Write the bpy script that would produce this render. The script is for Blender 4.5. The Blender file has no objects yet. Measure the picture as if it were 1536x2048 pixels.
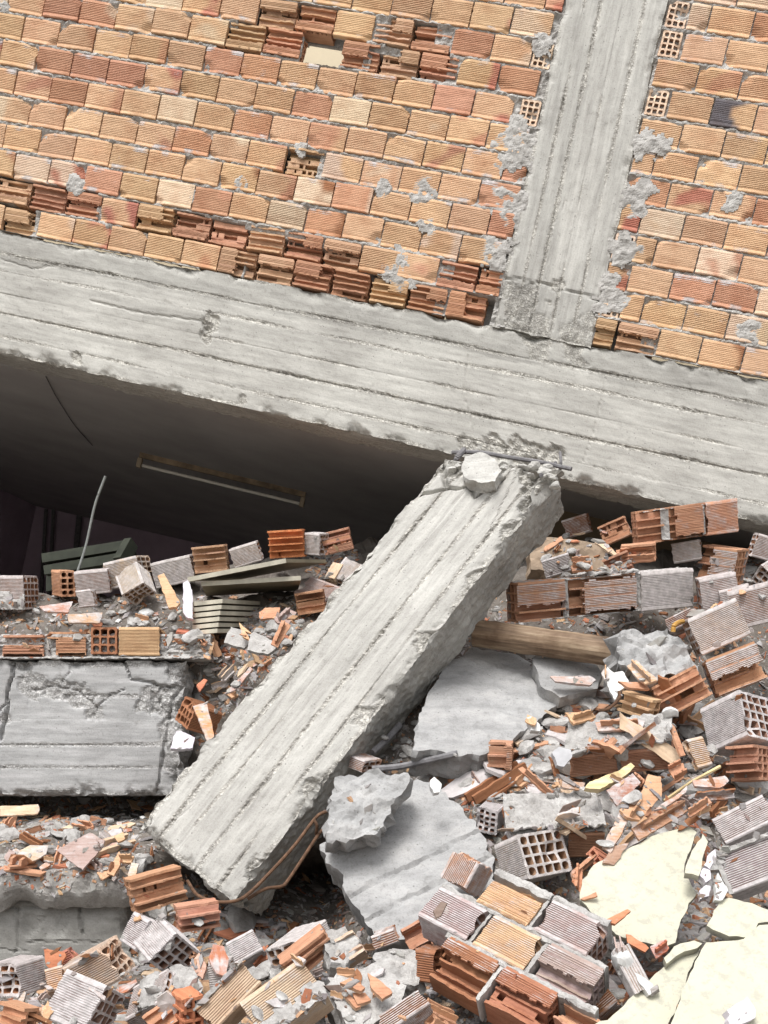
import bpy, math, random
import numpy as np
from mathutils import Vector, noise, Matrix
from mathutils.geometry import delaunay_2d_cdt
sc = bpy.context.scene
COL = sc.collection
F = 2200.0; CX = 768.0; CY = 1620.0      # focal length and level line of the photograph, in its pixels

# ------------------------------------------------------------------ camera, sky, sun, exposure
cam = bpy.data.cameras.new('camera'); camo = bpy.data.objects.new('camera', cam); COL.objects.link(camo)
camo.location = (0, 0, 0); camo.rotation_euler = (math.radians(90), 0, 0)
cam.sensor_fit = 'VERTICAL'; cam.sensor_height = 36; cam.lens = 36*F/2048
cam.shift_y = (CY-1024)/2048
cam.clip_start = 0.05; cam.clip_end = 500
sc.camera = camo
sc.view_settings.view_transform = 'Standard'; sc.view_settings.look = 'None'
sc.view_settings.gamma = 1; sc.view_settings.exposure = .76
SUN_EL, SUN_AZ = math.radians(56), math.radians(200)     # azimuth clockwise from +Y (into the scene): light from behind left of the camera
w = bpy.data.worlds.new('World'); sc.world = w; w.use_nodes = True
nt = w.node_tree; nt.nodes.clear()
sky = nt.nodes.new('ShaderNodeTexSky'); sky.sky_type = 'NISHITA'; sky.sun_disc = False
sky.sun_elevation = SUN_EL; sky.sun_rotation = SUN_AZ; sky.dust_density = 4; sky.air_density = 1.0
hs = nt.nodes.new('ShaderNodeHueSaturation'); hs.inputs['Saturation'].default_value = 0.22
bg = nt.nodes.new('ShaderNodeBackground'); bg.inputs[1].default_value = 0.13
ow = nt.nodes.new('ShaderNodeOutputWorld')
nt.links.new(sky.outputs[0], hs.inputs['Color']); nt.links.new(hs.outputs[0], bg.inputs[0]); nt.links.new(bg.outputs[0], ow.inputs[0])
sun = bpy.data.lights.new('sun', 'SUN'); sun.energy = 1.7; sun.angle = math.radians(22); sun.color = (1, .98, .955)
suno = bpy.data.objects.new('sun', sun); COL.objects.link(suno)
sd = Vector((math.sin(SUN_AZ)*math.cos(SUN_EL), math.cos(SUN_AZ)*math.cos(SUN_EL), math.sin(SUN_EL)))
suno.rotation_euler = sd.to_track_quat('Z', 'Y').to_euler(); suno.location = (-3, -5, 9)
sc.cycles.max_bounces = 6; sc.cycles.diffuse_bounces = 4

# ------------------------------------------------------------------ helpers
A = np.array
def ray(px, py): return A([(px-CX)/F, 1.0, (CY-py)/F])
def at(px, py, Y): return ray(px, py)*Y
def unit(v): v = A(v, float); return v/np.linalg.norm(v)
def n1(x, y=0., z=0.): return noise.noise((x, y, z))
def fb(p, f, o=3): 
    return noise.fractal((p[0]*f, p[1]*f, p[2]*f), 1.0, 2.0, o)
DT = A([[1050,6.2,6.0,5.9],[1150,5.5,5.5,5.4],[1250,5.2,5.1,4.9],[1320,5.05,4.95,4.65],[1400,5.0,4.7,4.35],[1500,4.95,4.5,4.05],
        [1600,4.9,4.3,3.85],[1700,4.4,4.1,3.6],[1750,4.2,4.0,3.5],[1850,3.7,3.7,3.25],[1950,3.2,3.2,3.0],[2048,2.85,2.85,2.8],[2300,2.3,2.3,2.3]])
def depth(px, py, T=DT):
    r = [np.interp(py, T[:, 0], T[:, k]) for k in (1, 2, 3)]
    return float(np.interp(px, [280, 650, 950], r))

class MB:
    def __init__(s): s.v = []; s.f = []; s.c = []; s.d = []; s.lp = []
    def add(s, vs, fs, col=(1, 1, 1), dust=0., lp=None):
        o = len(s.v); s.v += [tuple(map(float, v)) for v in vs]; s.f += [tuple(i+o for i in f) for f in fs]
        s.c += list(col) if isinstance(col, list) else [col]*len(vs)
        s.d += list(dust) if isinstance(dust, list) else [dust]*len(vs)
        s.lp += [tuple(map(float, v)) for v in (lp if lp is not None else vs)]
    def xf(s, fn, flip=False):
        s.v = [tuple(fn(v)) for v in s.v]
        if flip: s.f = [tuple(reversed(f)) for f in s.f]
        return s
    def merge(s, m):
        s.add(m.v, m.f, m.c, m.d, m.lp)

def mesh_of(name, m, mats, origin=(0, 0, 0), smooth=False, fm=None):
    me = bpy.data.meshes.new(name)
    V = A(m.v, dtype=float).reshape(-1, 3)-A(origin, dtype=float)
    me.from_pydata(V.tolist(), [], m.f); me.update()
    a = me.color_attributes.new('Col', 'FLOAT_COLOR', 'POINT')
    cd = np.ones((len(V), 4)); cd[:, :3] = A(m.c, dtype=float).reshape(-1, 3); cd[:, 3] = m.d
    a.data.foreach_set('color', cd.ravel())
    b = me.attributes.new('lp', 'FLOAT_VECTOR', 'POINT'); b.data.foreach_set('vector', A(m.lp, dtype=float).ravel())
    for x in (mats if isinstance(mats, (list, tuple)) else [mats]): me.materials.append(x)
    if fm is not None: me.polygons.foreach_set('material_index', fm)
    if smooth: me.polygons.foreach_set('use_smooth', [True]*len(me.polygons))
    return me
def tag(o, label=None, cat=None, group=None, kind=None):
    if label: o['label'] = label
    if cat: o['category'] = cat
    if group: o['group'] = group
    if kind: o['kind'] = kind
    return o
def thing(name, loc, label, cat, group=None):
    o = bpy.data.objects.new(name, None); COL.objects.link(o); o.location = tuple(map(float, loc)); o.empty_display_size = .05
    return tag(o, label, cat, group)
def obj(name, m, mats, parent=None, label=None, cat=None, group=None, kind=None, smooth=False):
    V = A(m.v)
    if parent is None: org = A([V[:, 0].mean(), V[:, 1].mean(), V[:, 2].min()])
    else: org = A(parent_world(parent))
    me = mesh_of(name, m, mats, org, smooth)
    o = bpy.data.objects.new(name, me); COL.objects.link(o)
    if parent is None: o.location = org.tolist()
    else: o.parent = parent
    return tag(o, label, cat, group, kind)
def parent_world(p):
    l = A(p.location[:])
    while p.parent: p = p.parent; l = l+A(p.location[:])
    return l

# ------------------------------------------------------------------ materials
def mat(name): 
    m = bpy.data.materials.new(name); m.use_nodes = True
    t = m.node_tree; return m, t, t.nodes['Principled BSDF']
def node(t, k, **kw):
    n = t.nodes.new(k)
    for a, b in kw.items(): setattr(n, a, b)
    return n
def mapping(t, scale, attr='lp'):
    a = node(t, 'ShaderNodeAttribute', attribute_name=attr); mp = node(t, 'ShaderNodeMapping'); mp.inputs['Scale'].default_value = scale
    t.links.new(a.outputs['Vector'], mp.inputs['Vector']); return mp.outputs[0]
def noi(t, vec, s, det=4, rough=.6):
    n = node(t, 'ShaderNodeTexNoise'); n.inputs['Scale'].default_value = s; n.inputs['Detail'].default_value = det; n.inputs['Roughness'].default_value = rough
    t.links.new(vec, n.inputs['Vector']); return n.outputs['Fac']
def ramp(t, fac, stops):
    r = node(t, 'ShaderNodeValToRGB'); e = r.color_ramp.elements
    while len(e) < len(stops): e.new(.5)
    for i, (p, c) in enumerate(stops): e[i].position = p; e[i].color = (*c, 1) if len(c) == 3 else c
    t.links.new(fac, r.inputs['Fac']); return r.outputs['Color']
def mix(t, a, b, fac, mode='MIX'):
    n = node(t, 'ShaderNodeMix', data_type='RGBA', blend_type=mode)
    for s, v in ((n.inputs[0], fac), (n.inputs[6], a), (n.inputs[7], b)):
        if isinstance(v, (int, float)): s.default_value = v
        elif isinstance(v, tuple): s.default_value = (*v, 1)
        else: t.links.new(v, s)
    return n.outputs[2]
def math_(t, op, a, b, clamp=False):
    n = node(t, 'ShaderNodeMath', operation=op, use_clamp=clamp)
    for s, v in zip(n.inputs, (a, b)):
        if isinstance(v, (int, float)): s.default_value = v
        else: t.links.new(v, s)
    return n.outputs[0]
def bump(t, h, bsdf, dist=.004, strength=.6, prev=None):
    b = node(t, 'ShaderNodeBump'); b.inputs['Distance'].default_value = dist; b.inputs['Strength'].default_value = strength
    t.links.new(h, b.inputs['Height'])
    if prev is not None: t.links.new(prev, b.inputs['Normal'])
    t.links.new(b.outputs[0], bsdf.inputs['Normal']); return b.outputs[0]
def concrete(name, c0, c1, c2, grain=(1.5, 14, 14), bstr=.7, pits=True, grit=0.):
    m, t, b = mat(name)
    iso = mapping(t, (1, 1, 1)); gr = mapping(t, grain)
    st = noi(t, gr, 2.6, 6, .65); lg = noi(t, iso, 2.3, 4); fine = noi(t, iso, 150, 3, .7); md = noi(t, iso, 26, 5, .65)
    c = ramp(t, st, [(.28, c0), (.5, c1), (.72, c2)])
    c = mix(t, c, ramp(t, lg, [(.3, (.78, .77, .76)), (.6, (1.05, 1.05, 1.04))]), .8, 'MULTIPLY')
    c = mix(t, c, ramp(t, md, [(.30, (.66, .65, .64)), (.42, (1, 1, 1)), (.7, (1.06, 1.06, 1.06))]), .6, 'MULTIPLY')
    c = mix(t, c, ramp(t, fine, [(.32, (.72, .71, .7)), (.5, (1, 1, 1))]), .7, 'MULTIPLY')
    at_ = node(t, 'ShaderNodeAttribute', attribute_name='Col'); c = mix(t, c, at_.outputs['Color'], 1.0, 'MULTIPLY')
    if pits:
        vo = node(t, 'ShaderNodeTexVoronoi'); vo.inputs['Scale'].default_value = 55; t.links.new(iso, vo.inputs['Vector'])
        pm = math_(t, 'MULTIPLY', math_(t, 'LESS_THAN', vo.outputs['Distance'], .17), math_(t, 'GREATER_THAN', md, .56))
        c = mix(t, c, (.16, .155, .15), math_(t, 'MULTIPLY', pm, .75))
    # broken skin: aggregate and grit where the surface is crumbled (mask carried by the mesh)
    mk = math_(t, 'ADD', math_(t, 'MULTIPLY', at_.outputs['Alpha'], 1.5), grit); mk = math_(t, 'MULTIPLY', math_(t, 'SUBTRACT', mk, math_(t, 'MULTIPLY', md, .7)), 3.0, True)
    v1 = node(t, 'ShaderNodeTexVoronoi'); v1.inputs['Scale'].default_value = 85; t.links.new(iso, v1.inputs['Vector'])
    v2 = node(t, 'ShaderNodeTexVoronoi', feature='DISTANCE_TO_EDGE'); v2.inputs['Scale'].default_value = 85; t.links.new(iso, v2.inputs['Vector'])
    sx = node(t, 'ShaderNodeSeparateColor'); t.links.new(v1.outputs['Color'], sx.inputs[0])
    gcol = mix(t, ramp(t, sx.outputs[0], [(.0, (.82, .81, .80)), (.5, (1.0, .99, .98)), (.9, (1.3, 1.29, 1.27))]), ramp(t, v2.outputs['Distance'], [(.01, (.68, .67, .65)), (.10, (1, 1, 1))]), 1., 'MULTIPLY')
    c = mix(t, c, mix(t, c, gcol, 1., 'MULTIPLY'), mk)
    t.links.new(c, b.inputs['Base Color']); b.inputs['Roughness'].default_value = .92; b.inputs['Specular IOR Level'].default_value = .25
    n = bump(t, fine, b, .0015, bstr*.8); n = bump(t, md, b, .0025, bstr*.5, n); n = bump(t, noi(t, gr, 4, 3), b, .0006, bstr*.3, n)
    bump(t, math_(t, 'MULTIPLY', mk, ramp(t, v2.outputs['Distance'], [(.0, (0, 0, 0)), (.25, (1, 1, 1))])), b, .004, .5, n)
    return m
CONC = concrete('board_marked_concrete', (.32, .312, .295), (.43, .422, .40), (.53, .522, .495))
CONC2 = concrete('grey_concrete', (.25, .25, .25), (.345, .345, .345), (.45, .445, .45))
CONCD = concrete('weathered_concrete', (.16, .155, .145), (.24, .235, .22), (.33, .325, .31), (3, 5, 5))
MORT = concrete('mortar', (.28, .27, .26), (.39, .38, .37), (.50, .495, .485), (4, 4, 4), 1.0, False, .42)
MORTW = concrete('wall_mortar', (.28, .27, .255), (.37, .36, .345), (.47, .46, .445), (6, 6, 6), 1.0, False, .45)
CONCS = concrete('slab_concrete', (.24, .24, .24), (.33, .33, .33), (.42, .415, .41), (2, 5, 5), .7, True, .12)
def brickmat(name='fired_clay', dustcol=(.56, .53, .53)):
    m, t, b = mat(name)
    iso = mapping(t, (1, 1, 1)); gr = mapping(t, (2.5, 30, 30))
    a = node(t, 'ShaderNodeAttribute', attribute_name='Col')
    c = mix(t, a.outputs['Color'], ramp(t, noi(t, gr, 3, 5, .6), [(.25, (.62, .56, .52)), (.5, (1, 1, 1)), (.75, (1.22, 1.25, 1.3))]), .75, 'MULTIPLY')
    c = mix(t, c, ramp(t, noi(t, iso, 9, 4), [(.3, (.78, .62, .55)), (.55, (1.05, 1.05, 1.05))]), .55, 'MULTIPLY')
    f = noi(t, iso, 130, 3, .7); c = mix(t, c, ramp(t, f, [(.3, (.75, .72, .7)), (.5, (1, 1, 1))]), .6, 'MULTIPLY')
    dn = math_(t, 'ADD', math_(t, 'MULTIPLY', noi(t, iso, 14, 6, .7), .9), math_(t, 'MULTIPLY', noi(t, gr, 6, 4), .35))
    k = math_(t, 'MULTIPLY', math_(t, 'SUBTRACT', math_(t, 'ADD', dn, math_(t, 'MULTIPLY', a.outputs['Alpha'], .9)), .98), 5.5, True)
    c = mix(t, c, mix(t, dustcol, (.36, .345, .34), ramp(t, noi(t, iso, 45, 4), [(.35, (0, 0, 0)), (.65, (1, 1, 1))])), math_(t, 'MULTIPLY', k, .9))
    t.links.new(c, b.inputs['Base Color']); b.inputs['Roughness'].default_value = .88; b.inputs['Specular IOR Level'].default_value = .3
    n = bump(t, f, b, .0015, .6); n = bump(t, k, b, .0015, .6, n); bump(t, noi(t, gr, 12, 3), b, .0015, .5, n)
    return m
BRICK = brickmat()
def plain(name, col, rough=.8, var=.25, s=8, spec=.3, metal=0):
    m, t, b = mat(name); iso = mapping(t, (1, 1, 1))
    c = mix(t, col, ramp(t, noi(t, iso, s, 5), [(.3, (1-var,)*3), (.65, (1+var*.3,)*3)]), 1.0, 'MULTIPLY')
    t.links.new(c, b.inputs['Base Color']); b.inputs['Roughness'].default_value = rough; b.inputs['Specular IOR Level'].default_value = spec; b.inputs['Metallic'].default_value = metal
    bump(t, noi(t, iso, 60, 4), b, .001, .5); return m
def plastermat(name, col, stain, amt=.56):
    m, t, b = mat(name); iso = mapping(t, (1, 1, 1))
    k = ramp(t, noi(t, iso, 26, 8, .8), [(amt, (0, 0, 0)), (amt+.07, (1, 1, 1))])
    c = mix(t, col, ramp(t, noi(t, iso, 3.5, 4), [(.3, (.9, .9, .88)), (.6, (1, 1, 1))]), 1., 'MULTIPLY')
    c = mix(t, c, stain, math_(t, 'MULTIPLY', k, .38))
    sidea = node(t, 'ShaderNodeAttribute', attribute_name='Col'); c = mix(t, c, sidea.outputs['Color'], 1., 'MULTIPLY')
    t.links.new(c, b.inputs['Base Color']); b.inputs['Roughness'].default_value = .8; b.inputs['Specular IOR Level'].default_value = .3
    n = bump(t, noi(t, iso, 40, 5), b, .0015, .5); bump(t, noi(t, iso, 5, 3), b, .01, .4, n); return m
CREAM = plastermat('cream_plaster', (.50, .485, .385), (.24, .23, .22), .51)
WHITE = plastermat('white_plaster', (.62, .62, .61), (.5, .5, .5))
LILAC = plastermat('lilac_plaster', (.55, .52, .58), (.75, .74, .72), .5)
ROOM = plain('room_paint', (.50, .40, .48), .85, .2, 2)
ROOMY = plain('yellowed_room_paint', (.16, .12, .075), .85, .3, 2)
CEIL = plain('ceiling_paint', (.37, .355, .345), .85, .2, 2)
BEIGE = plain('beige_room_paint', (.62, .53, .38), .85, .15, 2)
RUST = plain('rusty_steel', (.13, .07, .04), .75, .6, 40)
STEEL = plain('dull_grey_steel', (.17, .165, .17), .6, .4, 40)
BOARD = plain('laminated_board', (.50, .47, .38), .6, .3, 14)
BOARDD = plain('board_underside', (.24, .21, .15), .7, .3, 6)
GREENF = plain('faded_green_paint', (.035, .04, .028), .7, .4, 12)
def woodmat(name, c0, c1, c2):
    m, t, b = mat(name); gr = mapping(t, (1.2, 16, 16))
    n = noi(t, gr, 2.2, 7, .65); c = ramp(t, n, [(.3, c0), (.5, c1), (.7, c2)])
    c = mix(t, c, ramp(t, noi(t, mapping(t, (1, 1, 1)), 7, 4), [(.35, (.45, .36, .28)), (.55, (1, 1, 1))]), .8, 'MULTIPLY')
    t.links.new(c, b.inputs['Base Color']); b.inputs['Roughness'].default_value = .75
    bump(t, n, b, .004, .6); return m
WOOD = woodmat('weathered_timber', (.08, .05, .03), (.22, .15, .095), (.42, .33, .225))
WOODL = woodmat('split_pale_timber', (.45, .33, .15), (.66, .54, .30), (.75, .66, .44))

TAN = (.55, .365, .22); ORG = (.48, .265, .165); RED = (.42, .18, .125); PALE = (.58, .45, .32); BRN = (.28, .13, .065); MAUV = (.37, .285, .26); DRK = (.10, .09, .10); CREAMC = (.52, .395, .29)
def jc(c, r, k=.1): 
    q = 1+r.uniform(-k, k); return (c[0]*q, c[1]*q*(1+r.uniform(-.035, .025)), c[2]*q*(1+r.uniform(-.04, .06)))

# ------------------------------------------------------------------ box fitting: a box of known proportions seen at four image points
def fitbox(c, pts, Y, dims, sig=.12):
    C = at(c[0], c[1], Y); d2 = [A(p, float)-A(c, float) for p in pts]
    T = [A([d[0]*Y/F, 0, -d[1]*Y/F]) for d in d2]
    R = np.zeros((3, 3))
    for i in range(3):
        L = dims[i]; x = T[i][[0, 2]]; q = min(.95, np.linalg.norm(x)/L); 
        R[:, i] = [x[0]/L, math.sqrt(1-q*q), x[1]/L]
    u, s_, vt = np.linalg.svd(R); R0 = u@vt
    def unp(p):
        wx, wy, wz = p[:3]; K = A([[0, -wz, wy], [wz, 0, -wx], [-wy, wx, 0]]); th = math.sqrt(wx*wx+wy*wy+wz*wz)+1e-12
        E = np.eye(3)+math.sin(th)/th*K+(1-math.cos(th))/th**2*(K@K)
        return E@R0, A(dims)*np.exp(p[3:6])
    def res(p):
        R, D = unp(p); r = []
        for i in range(3):
            P = C+R[:, i]*D[i]; yy = max(.3, P[1])
            r += [(CX+F*P[0]/yy-pts[i][0])/5, (CY-F*P[2]/yy-pts[i][1])/5, max(0, -R[1, i])*6]
        return A(r+[q/sig for q in p[3:6]])
    p = np.zeros(6); lam = 1.; r = res(p); e = r@r
    for it in range(60):
        J = A([(res(p+1e-5*k)-r)/1e-5 for k in np.eye(6)]).T
        dp = -np.linalg.solve(J.T@J+lam*np.eye(6), J.T@r); r2 = res(p+dp); e2 = r2@r2
        if e2 < e: p = p+dp; r = r2; e = e2; lam = max(1e-4, lam*.4)
        else: lam *= 4
    R, D = unp(p)
    return C, R, D, e
def place(m, C, R):
    """local box coordinates (x along R0, y along R1, z along R2) to the world"""
    return m.xf(lambda v: C+R[:, 0]*v[0]+R[:, 1]*v[1]+R[:, 2]*v[2], flip=np.linalg.det(R) < 0)

# ------------------------------------------------------------------ hollow clay bricks
def side_profile(a, n):
    """1-D positions and depths for a ridged side of length a with n grooves"""
    m0 = .1*a; p = (a-2*m0)/n; out = [(0, .0)]
    out.append((m0*.9, 0))
    for i in range(n):
        s = m0+i*p; out += [(s+.12*p, 0), (s+.3*p, 1), (s+.58*p, 1), (s+.76*p, 0)]
    out.append((a-m0*.7, 0)); return out
GD = .0024
def brick_intact(L, H, W, ny, nz, rnd, col, dust, nseg=7, ridged=True, rag=.003, holes=True):
    m = MB(); sy = side_profile(H, max(5, int(H/.0080))); sz = side_profile(W, max(5, int(W/.0080)))
    b = .004; pr = []   # outline (y,z,groove)
    for s, g in sy: pr.append((min(max(s, b), H-b), g*GD, g))
    for s, g in sz: pr.append((H-g*GD, min(max(s, b), W-b), g))
    for s, g in reversed(sy): pr.append((min(max(s, b), H-b), W-g*GD, g))
    for s, g in reversed(sz): pr.append((g*GD, min(max(s, b), W-b), g))
    q = []
    for y, z, g in pr:
        if not q or abs(q[-1][0]-y)+abs(q[-1][1]-z) > 1e-5: q.append((y, z, g))
    if abs(q[0][0]-q[-1][0])+abs(q[0][1]-q[-1][1]) < 1e-5: q.pop()
    pr = q; n = len(pr); o = rnd.uniform(0, 99)
    xs = [L*i/(nseg-1) for i in range(nseg)]
    chips = [(rnd.choice([0, L]), rnd.uniform(0, H), rnd.uniform(0, W), rnd.uniform(.015, .045)) for _ in range(4)]
    def pos(x, y, z):
        e = 0
        if x <= 0 or x >= L:
            e = rag*(1+n1(y*60+o, z*60, x))*1.2+.004*max(0, n1(y*18+o, z*18, x*3+7))
            for cx, cy, cz, cr in chips:
                if abs(cx-x) < .01:
                    dd = math.hypot(y-cy, z-cz)
                    if dd < cr: e += (cr-dd)*.6
            x = x+e if x <= 0 else x-e
        wv = .0012; return (x, y+wv*n1(x*22+o, y*15, z*15), z+wv*n1(x*22, y*15+o, z*15))
    vs = []; cs = []; ds = []
    for x in xs:
        for y, z, g in pr:
            vs.append(pos(x, y, z)); cs.append(tuple(k*(.68 if g else 1.05) for k in col)); ds.append(dust-(.28 if g else -.05))  # groove shadow painted into the colour; grooves also hold less dust
    fs = [(i*n+j, i*n+(j+1) % n, (i+1)*n+(j+1) % n, (i+1)*n+j) for i in range(nseg-1) for j in range(n)]
    # holes
    t0, t1 = .0095, .0075; hy = (H-2*t0-(ny-1)*t1)/ny; hz = (W-2*t0-(nz-1)*t1)/nz; cells = []
    if holes:
        for i in range(ny):
            for j in range(nz):
                y0 = t0+i*(hy+t1); z0 = t0+j*(hz+t1); cor = (i in (0, ny-1)) and (j in (0, nz-1)); r = min(hy, hz)*(.38 if cor else .16)
                ring = []
                for (cy, cz, a0) in ((y0+hy-r, z0+hz-r, 0), (y0+r, z0+hz-r, 90), (y0+r, z0+r, 180), (y0+hy-r, z0+r, 270)):
                    for a in ((0, 45, 90) if cor else (15, 75)):
                        th = math.radians(a0+a); ring.append((cy+r*math.cos(th), cz+r*math.sin(th)))
                cells.append(ring)
    flat = [Vector((y, z)) for y, z, g in pr]; loops = [list(range(n))]
    for ring in cells:
        loops.append(list(range(len(flat), len(flat)+len(ring)))); flat += [Vector(p) for p in ring]
    edges = [(l[k], l[(k+1) % len(l)]) for l in loops for k in range(len(l))]
    V2, E2, F2, ov, oe, of = delaunay_2d_cdt(flat, edges, [], 0, 1e-6)
    def inside(p, poly):
        c = False; k = len(poly)
        for a in range(k):
            y0, z0 = poly[a]; y1, z1 = poly[(a+1) % k]
            if (z0 > p[1]) != (z1 > p[1]) and p[0] < (y1-y0)*(p[1]-z0)/(z1-z0)+y0: c = not c
        return c
    outl = [(y, z) for y, z, g in pr]; tri = []
    for f in F2:
        ce = sum((V2[i] for i in f), Vector((0, 0)))/len(f)
        if not inside(ce, outl): continue
        if any(inside(ce, r) for r in cells if abs(r[0][0]-ce[0]) < hy*1.5 and abs(r[0][1]-ce[1]) < hz*1.5): continue
        tri.append(f)
    edgec = tuple(min(.7, k*1.12) for k in col)
    o0 = len(vs); nv = len(V2)
    for x in (0, L):
        for p in V2: vs.append(pos(x, p[0], p[1])); cs.append(edgec); ds.append(dust-.05)
    fs += [tuple(i+o0 for i in f) for f in tri]+[tuple(i+o0+nv for i in reversed(f)) for f in tri]
    inn = tuple(k*.35+j*.4 for k, j in zip(col, (.42, .2, .1)))  # hole walls coloured darker, standing in for the shade inside
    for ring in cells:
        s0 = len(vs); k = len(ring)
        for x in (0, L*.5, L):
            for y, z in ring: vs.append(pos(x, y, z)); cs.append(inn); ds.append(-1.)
        fs += [(s0+i*k+j, s0+(i+1)*k+j, s0+(i+1)*k+(j+1) % k, s0+i*k+(j+1) % k) for i in (0, 1) for j in range(k)]+[tuple(s0+k+j for j in range(k))]  # last face: added cap halfway along each hole, stops light coming through
    m.add(vs, fs, cs, ds); return m
def sheet(m, P, nu, nv, keep, t, col, dust):
    """a thin ragged sheet: P(i,j) on a grid, cells kept by keep(i,j), thickness vector t"""
    idx = {}; vs = []; fs = []; cs = []; ds = []
    K = [[bool(keep(i+.5, j+.5)) for j in range(nv)] for i in range(nu)]
    T = A(t)
    def vid(i, j, s):
        k = (i, j, s)
        if k not in idx:
            p = A(P(i, j), float); r = col(i, j) if callable(col) else col; d = dust(i, j) if callable(dust) else dust
            idx[k] = len(vs); vs.append(p+(T if s else 0)); cs.append(r); ds.append(d if not s else -1.)
        return idx[k]
    for i in range(nu):
        for j in range(nv):
            if not K[i][j]: continue
            a = [(i, j), (i+1, j), (i+1, j+1), (i, j+1)]
            fs.append(tuple(vid(*q, 0) for q in a)); fs.append(tuple(vid(*q, 1) for q in reversed(a)))
            for (di, dj, q0, q1) in ((0, -1, a[0], a[1]), (1, 0, a[1], a[2]), (0, 1, a[2], a[3]), (-1, 0, a[3], a[0])):
                ii, jj = i+di, j+dj
                if not (0 <= ii < nu and 0 <= jj < nv and K[ii][jj]):
                    fs.append((vid(*q0, 0), vid(*q0, 1), vid(*q1, 1), vid(*q1, 0)))
    if vs: m.add(vs, fs, cs, ds)
def brick_open(L, H, W, ny, nz, rnd, col, dust, keep=None, cut=.3, endx=True):
    """a brick whose face z=0 has broken away; keep = (x0,x1,y0,y1) share of the face that is left"""
    m = MB(); o = rnd.uniform(0, 99); t0, t1 = .0095, .007
    nx = max(8, int(L/.010)); inn = tuple(k*.95 for k in col)
    def xend(x, y, z, k=.012): 
        if x <= 0: return x+k*(.5+.5*n1(y*40+o, z*40))
        if x >= L: return x-k*(.5+.5*n1(y*40, z*40+o))
        return x
    hy = (H-t0)/ny; hz = (W-t0)/nz
    def kept(x, y):
        if not keep: return False
        e = .07*n1(x*35+o, y*35)+.05*n1(x*90, y*90+o)
        return keep[0]+e < x/L < keep[1]-e and keep[2]+e < y/H < keep[3]+e
    ci = [max(.02, cut+rnd.uniform(-.2, .2)) for _ in range(ny+1)]
    def cutz(i, x, y=None):
        if kept(x, min(H*.999, max(.001*H, y))) : return 0
        return W*max(0, ci[i]+.12*n1(x*9+o, i*3.1)+.07*n1(x*45, i*3.1+o))
    for i in range(ny+1):
        y = min(H-t1*.5, i*hy+ (0 if i else 0)); th = t0 if i in (0, ny) else t1; nzz = 6
        yy = min(y, H-th)
        def P(a, b, yy=yy, i=i):
            x = L*a/nx; z0 = cutz(i, x, yy); z = z0+(W-z0)*b/nzz
            return (xend(x, yy, z), yy+.001*n1(x*30, z*30, o), z)
        sheet(m, P, nx, nzz, lambda a, b: True, (0, th, 0), jc(inn, rnd, .06) if 0 < i < ny else col, lambda a, b: -1. if b else dust-.1)
    nyy = ny*3
    for j in range(1, nz+1):
        z = min(W-t0, j*hz)
        def P(a, b, z=z):
            x = L*a/nx; y = H*b/nyy; return (xend(x, y, z), min(y, H-.001), z+.0015*n1(x*30+o, y*30))
        def kp(a, b, z=z):
            x = L*a/nx; y = H*b/nyy; i = min(ny, int(y/hy)); return z > cutz(i, x, y)+.02*W or z >= W-t0-1e-6
        sheet(m, P, nx, nyy, kp, (0, 0, t1), jc(inn, rnd, .08), -1. if j < nz else dust)
    if keep:
        sp = side_profile(H, max(5, int(H/.0080))); nyf = len(sp)-1
        ys = [s for s, g in sp]; gs = [g for s, g in sp]
        def P(a, b): return (xend(L*a/nx, ys[b], 0, .004), ys[b], gs[b]*GD)
        def kp(a, b):
            y = ys[int(b)]*.5+ys[min(nyf, int(b)+1)]*.5; return kept(L*a/nx, y)
        sheet(m, P, nx, nyf, kp, (0, 0, t0), lambda a, b: tuple(k*(.7 if gs[b] else 1.05) for k in col), lambda a, b: dust-(.28 if gs[b] else 0))  # grooves of the kept skin: shadow painted in, less dust
    return m
def crust(m, Lx, Ly, f, z0, rnd, cell=.012, thick=.01, r0=.0):
    """mortar crust on the plane z=z0 of a box, thickness outward -z; f(x,y) > 0 where it sticks"""
    nx = max(4, int(Lx/cell)); ny = max(4, int(Ly/cell)); o = rnd.uniform(0, 99)
    def P(a, b):
        x = Lx*a/nx; y = Ly*b/ny; q = max(0, min(1, f(x, y)*4))
        return (x+.004*n1(x*70+o, y*70), y+.004*n1(x*70, y*70+o), z0-q*(thick+.8*thick*fb((x+o, y, 0), 45, 3)))
    on = {(i, j) for i in range(nx) for j in range(ny) if f(Lx*(i+.5)/nx, Ly*(j+.5)/ny) > 0}; best = set()
    while on:        # one crust, one piece: the largest patch stays
        st = [on.pop()]; c = set(st)
        while st:
            i, j = st.pop()
            for q in ((i+1, j), (i-1, j), (i, j+1), (i, j-1)):
                if q in on: on.discard(q); c.add(q); st.append(q)
        if len(c) > len(best): best = c
    sheet(m, P, nx, ny, lambda a, b: (int(a), int(b)) in best, (0, 0, .006), (1, 1, 1), 0.)
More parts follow.
